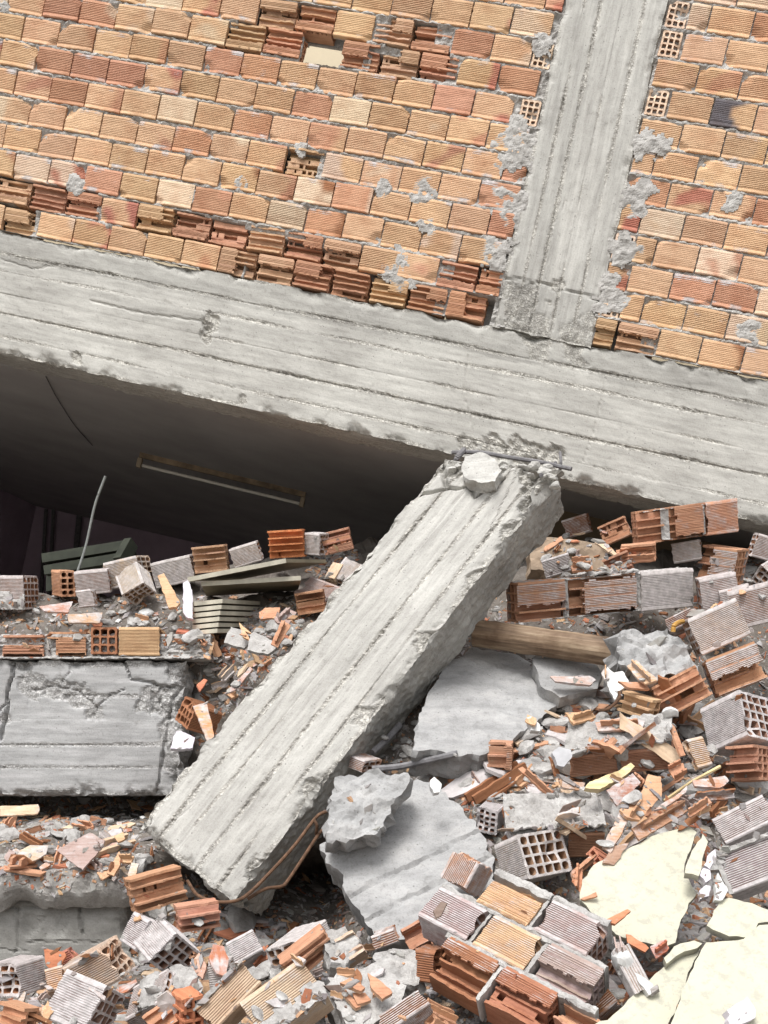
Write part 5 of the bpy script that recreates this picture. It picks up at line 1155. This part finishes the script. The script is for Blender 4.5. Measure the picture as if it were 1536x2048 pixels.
# ------------------------------------------------------------------ shards: hand-placed large ones, then the scattered small ones
def shard(pts, Y, col, lab, n=None, th=.009, ribs=0, dust=.1, cat='brick shard', group=None):
    n = unit(n if n is not None else (rr.uniform(-.35, .35), -.75, rr.uniform(.3, .8))); P = poly_px(pts, Y, n)
    m = polymesh(P, n, th, cell=.012, rough=.0015, jag=.003, face=col, side=tuple(min(.8, k*1.15) for k in col)); c = sum(P)/len(P)
    m.d = [dust]*len(m.v)
    # ribs: short webs standing on the plate along its long side
    e = max(((P[(i+1) % len(P)]-P[i]) for i in range(len(P))), key=np.linalg.norm); L = np.linalg.norm(e); e = e/L; t = np.cross(n, e)
    for k in range(ribs):
        o = (k-(ribs-1)/2)*.04; q = random.Random(k+int(pts[0][0])); q0 = c+t*o-e*L*.42; mm = MB()
        sheet(mm, lambda i, j: q0+e*(L*.84*i/12)+n*(.024*j/2*(1+.35*n1(i*.7+k, j*2.))+.001), 12, 2, lambda i, j: True, t*.006, tuple(k_*.95 for k_ in col), dust); m.merge(mm)
    return obj('brick_shard', m, BRICK, None, lab, cat, group)
OT = (.52, .32, .195)
for a in [([(1273, 1610), (1296, 1548), (1322, 1553), (1324, 1590), (1303, 1614), (1280, 1608)], 3.52, OT, 'large light orange shard standing upright above the crossing shards, right heap', None, 0),
          ([(1239, 1620), (1262, 1597), (1300, 1612), (1280, 1640), (1255, 1635)], 3.45, OT, 'light orange square shard on top of the long slanting shards', None, 1),
          ([(1204, 1695), (1240, 1622), (1262, 1630), (1221, 1706)], 3.42, OT, 'long tan shard slanting down to the cream slab', None, 0), ([(1264, 1658), (1330, 1610), (1365, 1600), (1375, 1622), (1278, 1680)], 3.5, (.42, .25, .16), 'broad brownish shard lying along the top edge of the cream slab', None, 1),
          ([(1375, 1628), (1385, 1618), (1415, 1594), (1424, 1605), (1380, 1634)], 3.45, ORG, 'double-ribbed orange shard right of the broad brownish one', None, 1), ([(1356, 1660), (1370, 1640), (1420, 1608), (1402, 1636), (1365, 1659)], 3.47, BRN, 'dark brown shard under the double-ribbed orange one', None, 0),
          ([(1206, 1725), (1225, 1692), (1258, 1686), (1228, 1730)], 3.38, (.38, .25, .18), 'brown-grey shard lying on the upper left rim of the cream slab', None, 0), ([(1143, 1742), (1182, 1710), (1190, 1722), (1148, 1757)], 3.4, ORG, 'orange channel shard beside the square-grid brick', None, 1),
          ([(1308, 1620), (1360, 1585), (1374, 1570), (1372, 1585), (1330, 1615)], 3.5, ORG, 'long thin orange shard under the wooden stick', None, 0), ([(1213, 1580), (1265, 1546), (1281, 1565), (1235, 1612)], 3.55, (.42, .22, .16), 'dark ridged red-brown brick slab left of the upright orange shard', None, 0),
          ([(1254, 1332), (1272, 1320), (1315, 1360), (1290, 1368), (1276, 1358)], 4.0, TAN, 'tan folded shard leaning on the grey concrete block', None, 1), ([(1236, 1362), (1290, 1365), (1300, 1378), (1255, 1375)], 3.98, ORG, 'flat orange shard below the folded one', None, 0),
          ([(1190, 1445), (1240, 1435), (1290, 1442), (1285, 1458), (1196, 1462)], 3.9, ORG, 'long orange trough shard under the tan brick remnant', None, 1), ([(1130, 1425), (1180, 1422), (1192, 1434), (1148, 1448)], 4.0, TAN, 'tan trough shard above the grey mortar chunk', None, 1),
          ([(1036, 1537), (1045, 1533), (1100, 1580), (1105, 1590), (1095, 1590)], 3.82, ORG, 'long orange splinter lying diagonally left of the light grey stone', None, 1), ([(1118, 1560), (1170, 1565), (1165, 1580), (1125, 1575)], 3.78, OT, 'flat orange shard before the half-buried brickwork', None, 0),
          ([(1099, 1512), (1110, 1520), (1120, 1550), (1112, 1552)], 3.85, BRN, 'curled brown shard below the light grey stone', None, 0), ([(1265, 1555), (1275, 1546), (1290, 1560), (1282, 1572)], 3.6, ORG, 'short orange channel shard between grey stones', None, 1),
          ([(1337, 1540), (1366, 1525), (1372, 1545), (1350, 1560)], 3.62, (.5, .27, .17), 'brown ribbed shard left of the thin tan ridged face', None, 2), ([(1338, 1450), (1348, 1448), (1362, 1485), (1372, 1510), (1362, 1512)], 3.75, ORG, 'curved orange shard left of the thin tan ridged face', None, 0),
          ([(1385, 1560), (1450, 1552), (1458, 1562), (1440, 1575), (1390, 1572)], 3.6, (.52, .28, .18), 'flat pinkish brown shard with a mortar rim at right', None, 0), ([(1375, 1590), (1465, 1582), (1470, 1595), (1400, 1602)], 3.56, BRN, 'long brown shard above the smooth mauve-grey brick', None, 1),
          ([(1210, 1840), (1255, 1818), (1262, 1822), (1230, 1848)], 3.1, (.5, .22, .12), 'short orange bar-like shard at the corner of the big brickwork block', None, 0), ([(1252, 1868), (1262, 1870), (1298, 1896), (1290, 1904), (1255, 1885)], 3.08, (.5, .22, .12), 'long orange shard lying on the cream slab\'s lower edge', None, 0),
          ([(1300, 1893), (1330, 1878), (1338, 1896), (1312, 1917)], 3.05, (.45, .16, .1), 'red-orange ribbed shard between the two cream slabs', None, 1), ([(1144, 1762), (1150, 1742), (1165, 1735), (1162, 1790)], 3.35, (.5, .25, .15), 'upright orange and cream splinter left of the cream slab', None, 1),
          ([(1160, 1798), (1192, 1784), (1194, 1792), (1168, 1800)], 3.25, ORG, 'small curved orange shard on the cream slab\'s left rim', None, 0),
          ([(542, 1288), (563, 1240), (582, 1250), (556, 1295)], 4.7, ORG, 'long upright orange channel shard close to the fallen column, left side', None, 1), ([(548, 1236), (573, 1215), (593, 1225), (578, 1248), (555, 1246)], 4.8, MAUV, 'grey-brown ribbed shard above the upright orange channel shard', None, 1),
          ([(518, 1225), (530, 1215), (560, 1215), (555, 1235), (520, 1238)], 4.9, ORG, 'rounded orange shard in the shade under the tilted boards', None, 0), ([(478, 1245), (505, 1268), (490, 1262), (504, 1285), (485, 1272)], 4.8, TAN, 'twisted tan shard on the pale mortar slab', None, 0),
          ([(386, 1412), (412, 1405), (422, 1440), (428, 1472), (418, 1490), (400, 1445)], 4.45, (.62, .33, .16), 'bright orange curved shard leaning before the brown brick beside the column', None, 0), ([(448, 1388), (500, 1334), (506, 1338), (470, 1380)], 4.65, (.45, .24, .17), 'long thin brown shard slanting to the column, lower left pocket', None, 0),
          ([(516, 1335), (538, 1318), (544, 1325), (515, 1345)], 4.6, ORG, 'orange ribbed shard touching the fallen column\'s left edge', None, 1), ([(393, 1370), (408, 1357), (415, 1360), (400, 1382)], 4.8, (.5, .2, .12), 'small reddish shard on grey mortar left of the long brown shard', None, 0),
          ([(135, 1228), (205, 1225), (200, 1245), (138, 1245)], 5.0, TAN, 'tan shard lying over the brick course at left', None, 0), ([(78, 1212), (132, 1205), (146, 1203), (135, 1225), (88, 1222)], 5.05, (.45, .24, .17), 'broad pinkish brown tile lying below the small upright brick', None, 0),
          ([(0, 1612), (76, 1609), (79, 1620), (75, 1627), (0, 1632)], 4.75, PALE, 'long pale brick strip at the left edge under the lower beam', None, 0),
          ([(113, 1700), (180, 1665), (210, 1680), (206, 1692), (165, 1740), (128, 1712)], 4.25, MAUV, 'large mauve-grey ridged mortar tile lying on the broken slab', None, 0), ([(22, 1730), (40, 1700), (60, 1690), (97, 1690), (92, 1708), (60, 1725), (28, 1735)], 4.28, PALE, 'pale grey oval tile left of the large mauve-grey tile', None, 0),
          ([(8, 1715), (18, 1698), (30, 1705), (22, 1732)], 4.3, MAUV, 'small brownish tile at the left edge of the broken slab', None, 0), ([(213, 1746), (238, 1702), (246, 1715), (228, 1752)], 4.2, OT, 'light orange shard near the slab edge under the fallen column\'s foot', None, 0),
          ([(240, 1712), (268, 1712), (262, 1725), (242, 1724)], 4.2, TAN, 'small tan channel shard beside the light orange one', None, 1), ([(256, 1752), (262, 1725), (278, 1727), (268, 1755)], 4.15, PALE, 'small ridged tan piece above the opened brick under the column\'s foot', None, 0),
          ([(228, 1672), (246, 1663), (250, 1678), (236, 1684)], 4.35, TAN, 'little square tan tile near the fallen column\'s lower left corner', None, 0), ([(78, 1735), (98, 1718), (100, 1730), (82, 1740)], 4.2, ORG, 'orange curled shard below the large mauve-grey tile', None, 0),
          ([(86, 1895), (130, 1905), (132, 1912), (108, 1945), (92, 1930)], 3.5, (.42, .17, .09), 'dark red ridged shard standing before the block wall', None, 0), ([(380, 1925), (398, 1905), (412, 1930), (405, 1958), (388, 1945)], 3.3, (.5, .33, .26), 'pinkish curved shard left of the small white-striped brick', None, 0),
          ([(46, 2010), (66, 1998), (90, 2012), (78, 2045), (48, 2030)], 3.0, OT, 'tan plate shard in the bottom left corner', None, 0), ([(20, 2022), (48, 1982), (52, 1985), (40, 2025), (28, 2032)], 3.05, (.42, .3, .2), 'long grey-brown splinter beside the diamond-hole brick', None, 0),
          ([(1100, 1352), (1180, 1352), (1192, 1360), (1180, 1370), (1110, 1362)], 4.33, (.5, .36, .3), 'flat pinkish tile lying below the timber log', None, 0), ([(1190, 1085), (1235, 1115), (1240, 1112), (1215, 1090), (1195, 1080)], 5.0, PALE, 'long pale plank-like shard in the shade above the white-crusted brickwork', None, 0),
          ([(1138, 1120), (1180, 1118), (1185, 1138), (1145, 1142)], 4.6, ORG, 'red-orange shelves standing on the long white-crusted brickwork', None, 2), ([(1232, 1100), (1310, 1095), (1312, 1120), (1240, 1128)], 4.8, ORG, 'stacked orange shelves under the orange brickwork piece', None, 2)]:
    shard(a[0], a[1], a[2], a[3], a[4], ribs=a[5], dust=rr.choice([.22, .36, .5]))
# scatter by dropping pieces on whatever surface lies there
bpy.context.view_layer.update(); dg = bpy.context.evaluated_depsgraph_get()
SKIP = {'shaft', 'beam', 'column', 'beam_body', 'block_wall', 'brickwork', 'room_back_wall', 'ceiling', 'rear_room_wall', 'concrete_slab', 'room_side_wall', 'partition_wall', 'void_wall', 'board_panel', 'concrete_flake'}
def hit(px, py):
    d = Vector(ray(px, py)); L = d.length; ok, loc, nor, idx, ob, mtx = sc.ray_cast(dg, Vector((0, 0, 0)), d/L)
    return (loc, nor, ob) if ok else None
def inpoly(x, y, P):
    c = False
    for (x0, y0), (x1, y1) in zip(P, P[1:]+P[:1]):
        if (y0 > y) != (y1 > y) and x < (x1-x0)*(y-y0)/(y1-y0)+x0: c = not c
    return c
REG = [('on the white debris above the lower beam', [(0, 1195), (150, 1190), (300, 1185), (370, 1240), (420, 1255), (430, 1300), (330, 1262), (180, 1250), (0, 1262)], 26, 60, .022, (.1, .9), 'w'),
       ('in the pocket left of the fallen column', [(430, 1240), (500, 1220), (600, 1200), (630, 1215), (560, 1310), (440, 1440), (395, 1400), (380, 1330), (420, 1300)], 52, 36, .030, None, 'm'),
       ('at the heap\'s crest behind the boards', [(620, 1070), (700, 1085), (720, 1110), (660, 1190), (620, 1140)], 6, 8, .03, None, 'm'),
       ('on the broken slab ledge at lower left', [(0, 1635), (120, 1628), (300, 1602), (320, 1625), (275, 1690), (290, 1740), (262, 1760), (180, 1745), (60, 1745), (0, 1742)], 95, 52, .036, None, 'c'),
       ('in the shade right of the column head', [(1080, 1060), (1230, 1060), (1290, 1100), (1250, 1145), (1080, 1140)], 22, 24, .036, None, 'm'),
       ('behind the white-crusted brickwork at right', [(1380, 1110), (1536, 1120), (1536, 1200), (1440, 1190)], 6, 10, .035, None, 'm'),
       ('between the timber log and the large bricks', [(1080, 1390), (1230, 1330), (1330, 1345), (1430, 1440), (1380, 1480), (1240, 1450), (1060, 1460), (1010, 1500)], 34, 34, .042, None, 'm'),
       ('in the middle of the right heap', [(790, 1500), (960, 1480), (1060, 1440), (1340, 1430), (1430, 1500), (1536, 1560), (1440, 1640), (1260, 1690), (1180, 1700), (1010, 1600), (920, 1590), (900, 1560)], 100, 76, .047, None, 'm'),
       ('around the cracked cream slabs', [(1385, 1700), (1430, 1690), (1440, 1800), (1400, 1880), (1350, 1880)], 5, 16, .022, None, 'g'),
       ('beside the jagged chunk and the steel bar', [(730, 1500), (830, 1420), (860, 1500), (960, 1510), (1000, 1600), (900, 1580), (760, 1545)], 4, 26, .03, None, 'g'),
       ('below the foot of the fallen column', [(240, 1750), (380, 1790), (520, 1830), (620, 1850), (700, 1900), (560, 1960), (430, 1950), (330, 1880), (240, 1870)], 40, 44, .042, None, 'm'),
       ('in the gaps between the front bricks', [(0, 1900), (400, 1900), (860, 1900), (900, 2048), (0, 2048)], 52, 26, .040, None, 'm'),
       ('beside the big brickwork block', [(1150, 1760), (1200, 1780), (1260, 1900), (1250, 2040), (1215, 2048), (1215, 1900)], 8, 8, .03, None, 'm')]
CT = {'light orange': (OT, ORG), 'tan': (TAN, PALE), 'red-brown': ((.45, .19, .11), BRN), 'dust-grey': (MAUV, (.42, .34, .31))}
def shard_proto(seed, col, dust):
    q = random.Random(seed); m = MB(); L = q.uniform(.9, 1.5); W_ = q.uniform(.3, .62); k = q.choice([4, 5, 5, 6]); pts = []
    for i in range(k):
        th = 2*math.pi*(i+q.uniform(-.25, .25))/k+.4; pts.append(A([L*math.cos(th)*q.uniform(.8, 1.1), W_*math.sin(th)*q.uniform(.75, 1.15), 0]))
    m = polymesh([p*.045 for p in pts], (0, 0, 1), .008, cell=.014, rough=.002, rnd=q, jag=.003, face=col, side=tuple(min(.75, c*1.15) for c in col), wave=.004)
    m.d = [dust]*len(m.v)
    if seed % 3 == 0:
        for s in ([0] if seed % 2 else [-.009, .012]):
            mm = MB(); sheet(mm, lambda i, j: A([-.035*L+.07*L*i/7, s, .001+.010*j*(1+.4*n1(i*.9+seed, j*2))]), 7, 2, lambda i, j: True, (0, .006, 0), col, dust); m.merge(mm)
    if seed % 4 == 1:   # ridged face
        m.v = [(v[0], v[1], v[2]+(.0016 if math.sin(v[1]*620) > 0 else -.0016 if v[2] > -.004 else 0)) for v in m.v]
    return mesh_of('brick_shard', m, BRICK)
PROT = {}
for ci, (cn, (c1, c2)) in enumerate(CT.items()):
    PROT[cn] = [shard_proto(ci*20+i, c1 if i % 2 else c2, [.28, .35, .22, .5][ci]+(.3 if i % 3 == 1 else 0)) for i in range(8)]
LPROT = [mesh_of('mortar_lump', lump_mesh(.04, q, 2, 900+i, .3, 1.1+.12*i), MORT) for i, q in enumerate((.5, .7, .6, .8, .45, .35, .9, .6))]
WPROT = [mesh_of('mortar_lump', lump_mesh(.04, q, 2, 950+i, .3, 1.2), MB_) for i, (q, MB_) in enumerate(((.35, WHITE), (.45, WHITE)))]
import re
LM = []      # landmarks: where each hand-built thing stands, and a short way to call it
for o_ in list(bpy.data.objects):
    if o_.parent is None and 'label' in o_ and o_.get('category') not in ('wall', 'ceiling', 'wire', 'pipes', 'brick wall', 'ceiling light') and 'group' not in o_ and 'crumbs' not in o_.name:
        sh = re.split(r',| with | in | at | beside | behind | above | below | left | right | under | lying | leaning | before | on | between | tipped | pressed | across | standing | slanting | stuck | running | facing | and tan | opened | against | broken off | propped | showing | sticking | crossing| jutting| filling', o_['label'])[0]
        if not 2 <= len(sh.split()) <= 7 or 'lump' in sh: continue
        q = [o_]+list(o_.children); pts_ = [Vector(c_[:])+Vector(parent_world(x_)) for x_ in q if x_.type == 'MESH' for c_ in x_.bound_box]
        if pts_: c_ = sum(pts_, Vector((0, 0, 0)))/len(pts_); LM.append((topx(c_), sh, o_['label']))
cntl = {}
for l_ in LM: cntl[l_[1]] = cntl.get(l_[1], 0)+1
LM = [l_ for l_ in LM if cntl[l_[1]] == 1]
def where_is(px, py):
    (lx_, ly_), sh, _ = min(LM, key=lambda l_: math.hypot(l_[0][0]-px, l_[0][1]-py)); dx, dy = px-lx_, py-ly_
    rel = ('right of' if dx > 0 else 'left of') if abs(dx) > abs(dy) else ('below' if dy > 0 else 'above')
    if math.hypot(dx, dy) < 26: rel = 'resting by'
    elif abs(dx) > 20 and abs(dy) > 20: rel = ('lower' if dy > 0 else 'upper')+(' right of' if dx > 0 else ' left of')
    return f'{rel} the {sh}'
rs = random.Random(11); nsh = nlp = 0
def drop(me, name, P, nor, size, lab, cat, grp, lie):
    o = bpy.data.objects.new(name, me); COL.objects.link(o)
    n = Vector(unit(A(nor[:])*.6+A([rs.uniform(-.5, .5), rs.uniform(-.7, .1), 1.0])*lie)); qt = n.to_track_quat('Z', 'Y')
    e = (qt.to_matrix() @ Matrix.Rotation(rs.uniform(0, 6.28), 3, 'Z')).to_euler(); o.rotation_euler = e; o.location = P; o.scale = (size, size, size*rs.uniform(.8, 1.2)) if name == 'mortar_lump' else (size, size, max(.7, size**.5))
    tag(o, lab, cat, grp)
for (where, P, ns, nl, sz, _, mode) in REG:
    x0, x1, y0, y1 = min(p[0] for p in P), max(p[0] for p in P), min(p[1] for p in P), max(p[1] for p in P)
    tot = [('s', int(ns*.56)), ('l', int(nl*.64))]
    for kd, cnt in tot:
        k = t = 0
        while k < cnt and t < cnt*30:
            t += 1; px, py = rs.uniform(x0, x1), rs.uniform(y0, y1)
            if not inpoly(px, py, P): continue
            h = hit(px, py)
            if not h or h[2].name.split('.')[0] in SKIP or h[2].name.startswith('plaster_slab'): continue
            big = h[2].name.split('.')[0] not in ('rubble_heap', 'broken_slab', 'mortar', 'mortar_lump', 'plaster_bit') and not (h[2].name.startswith('brick_shard') and 'group' in h[2])
            if big and rs.random() < .9: continue
            s = min(2.3, max(.35, rs.lognormvariate(0, .42)))*sz/.036*(1 if not big else .6); loc = h[0]
            loc = loc+Vector((0, -.003, .006*s))
            if kd == 's':
                cn = rs.choices(list(CT), {'w': [2, 3, 2, 5], 'm': [4, 4, 3, 2], 'c': [4, 4, 3, 2], 'g': [1, 1, 1, 3]}[mode])[0]; sc_ = 'small' if s < .9 else 'larger'
                drop(rs.choice(PROT[cn]), 'brick_shard', loc, h[1], s, f'{sc_} {cn} clay shard {where_is(px, py)}', 'brick shard', 'clay shards scattered over the rubble', rs.uniform(.3, 1.2))
            else:
                wht = rs.random() < {'w': .2, 'm': .03, 'c': .04, 'g': .1}[mode]; cn = 'white plaster bit' if wht else 'grey mortar lump'
                drop(rs.choice(WPROT if wht else LPROT), 'plaster_bit' if wht else 'mortar_lump', loc, h[1], s*.62, f'{"small" if s < .7 else "middling" if s < 1.1 else "larger"} {cn} {where_is(px, py)}', 'rubble lump', 'loose lumps scattered over the rubble', .8)
            k += 1
byl = {}
for o_ in bpy.data.objects:
    if o_.name.split('.')[0] in ('brick_shard', 'mortar_lump', 'plaster_bit') and 'group' in o_: byl.setdefault(o_['label'], []).append(o_)
for l_, os_ in byl.items():      # pieces that would share a label are told apart by their place beside it
    if 1 < len(os_) <= 5:
        os_.sort(key=lambda q: topx(q.location)[0]); N = ['two', 'three', 'four', 'five'][len(os_)-2]
        for i_, q in enumerate(os_):
            w_ = 'leftmost' if i_ == 0 else 'rightmost' if i_ == len(os_)-1 else ('middle one' if len(os_) == 3 else ['second', 'third', 'fourth'][i_-1]+' from left')
            if len(os_) == 2: w_ = ('left', 'right')[i_]+' one'
            nl_ = f'{l_}, {w_} of {N}'
            if len(nl_.split()) <= 16: q['label'] = nl_
for o_ in bpy.data.objects:
    if 'label' in o_ and len(o_['label'].split()) > 16: print('LONG', o_['label'])
# ------------------------------------------------------------------ fine debris: chips and grit no one could count, resting on the heap
CH = MB(); rd = random.Random(3); tries = 0; cnt = 0
pal = [(OT, -.1), (TAN, 0), ((.45, .19, .11), 0), (BRN, 0), ((.26, .2, .17), .1), ((.36, .35, .33), 0), ((.42, .41, .39), 0), ((.28, .27, .26), 0), ((.5, .5, .48), 0)]
DREG = [(P, mode) for (_, P, *_r, mode) in REG]+[([(0, 1190), (1536, 1190), (1536, 1650), (0, 1650)], 'm'), ([(0, 1600), (1536, 1600), (1536, 2048), (0, 2048)], 'm')]
DREG = [([(-600, 1200), (0, 1200), (0, 2100), (-600, 2100)], 'm'), ([(1536, 1150), (2100, 1150), (2100, 2100), (1536, 2100)], 'm'), ([(0, 2048), (1536, 2048), (1536, 2300), (0, 2300)], 'm')]+DREG
while cnt < 27000 and tries < 66000:
    tries += 1; P, mode = DREG[tries % len(DREG)] if tries % 3 else DREG[-1-(tries//3) % 2]
    x0, x1, y0, y1 = min(p[0] for p in P), max(p[0] for p in P), min(p[1] for p in P), max(p[1] for p in P); px, py = rd.uniform(x0, x1), rd.uniform(y0, y1)
    if not inpoly(px, py, P): continue
    h = hit(px, py)
    if not h: continue
    nm = h[2].name.split('.')[0]
    if nm in SKIP or nm == 'plaster_slab': continue
    if nm not in ('rubble_heap', 'broken_slab', 'mortar', 'mortar_crust') and rd.random() < (.93 if nm in ('mortar_lump', 'brick_shard') else .985): continue
    if h[1][2] < -.1: continue
    s = min(.024, rd.lognormvariate(-5.05, .6)); c, d = rd.choices(pal, [2, 2, 2, 2, 3, 7, 6, 6, 1] if mode != 'w' else [2, 2, 1, 1, 3, 5, 6, 3, 5])[0]
    M3 = A((h[1].to_track_quat('Z', 'Y').to_matrix() @ Matrix.Rotation(rd.uniform(0, 6.3), 3, 'Z') @ Matrix.Rotation(rd.gauss(0, .45), 3, 'X')))
    a, b, t = s*rd.uniform(.8, 2.4), s*rd.uniform(.5, 1.1), s*rd.uniform(.2, .7); base = A(h[0][:])+A([0, 0, t*.3])
    k = rd.choice([4, 5]); ring = [(a*math.cos(2*math.pi*(i+rd.uniform(-.2, .2))/k), b*math.sin(2*math.pi*(i+rd.uniform(-.2, .2))/k)) for i in range(k)]
    vs = [base+M3@A([x, y, -t*.5]) for x, y in ring]+[base+M3@A([x*.85+rd.uniform(-.2, .2)*s, y*.85, t*.5*rd.uniform(.6, 1.2)]) for x, y in ring]
    CH.add(vs, [tuple(range(k, 2*k)), tuple(reversed(range(k)))]+[(i, (i+1) % k, k+(i+1) % k, k+i) for i in range(k)], jc(tuple(.82*q_ for q_ in c), rd, .2), d); cnt += 1
obj('fine_debris', CH, BRICK, label='fine brick chips and grit spread over the whole rubble heap', cat='debris', kind='stuff')
print('FCD', FCD, 'top Y', (C+R[:, 0]*0)[1], 'shards', len([o for o in bpy.data.objects if o.name.startswith('brick_shard')]), 'lumps', len([o for o in bpy.data.objects if 'lump' in o.name]), 'chips', cnt)
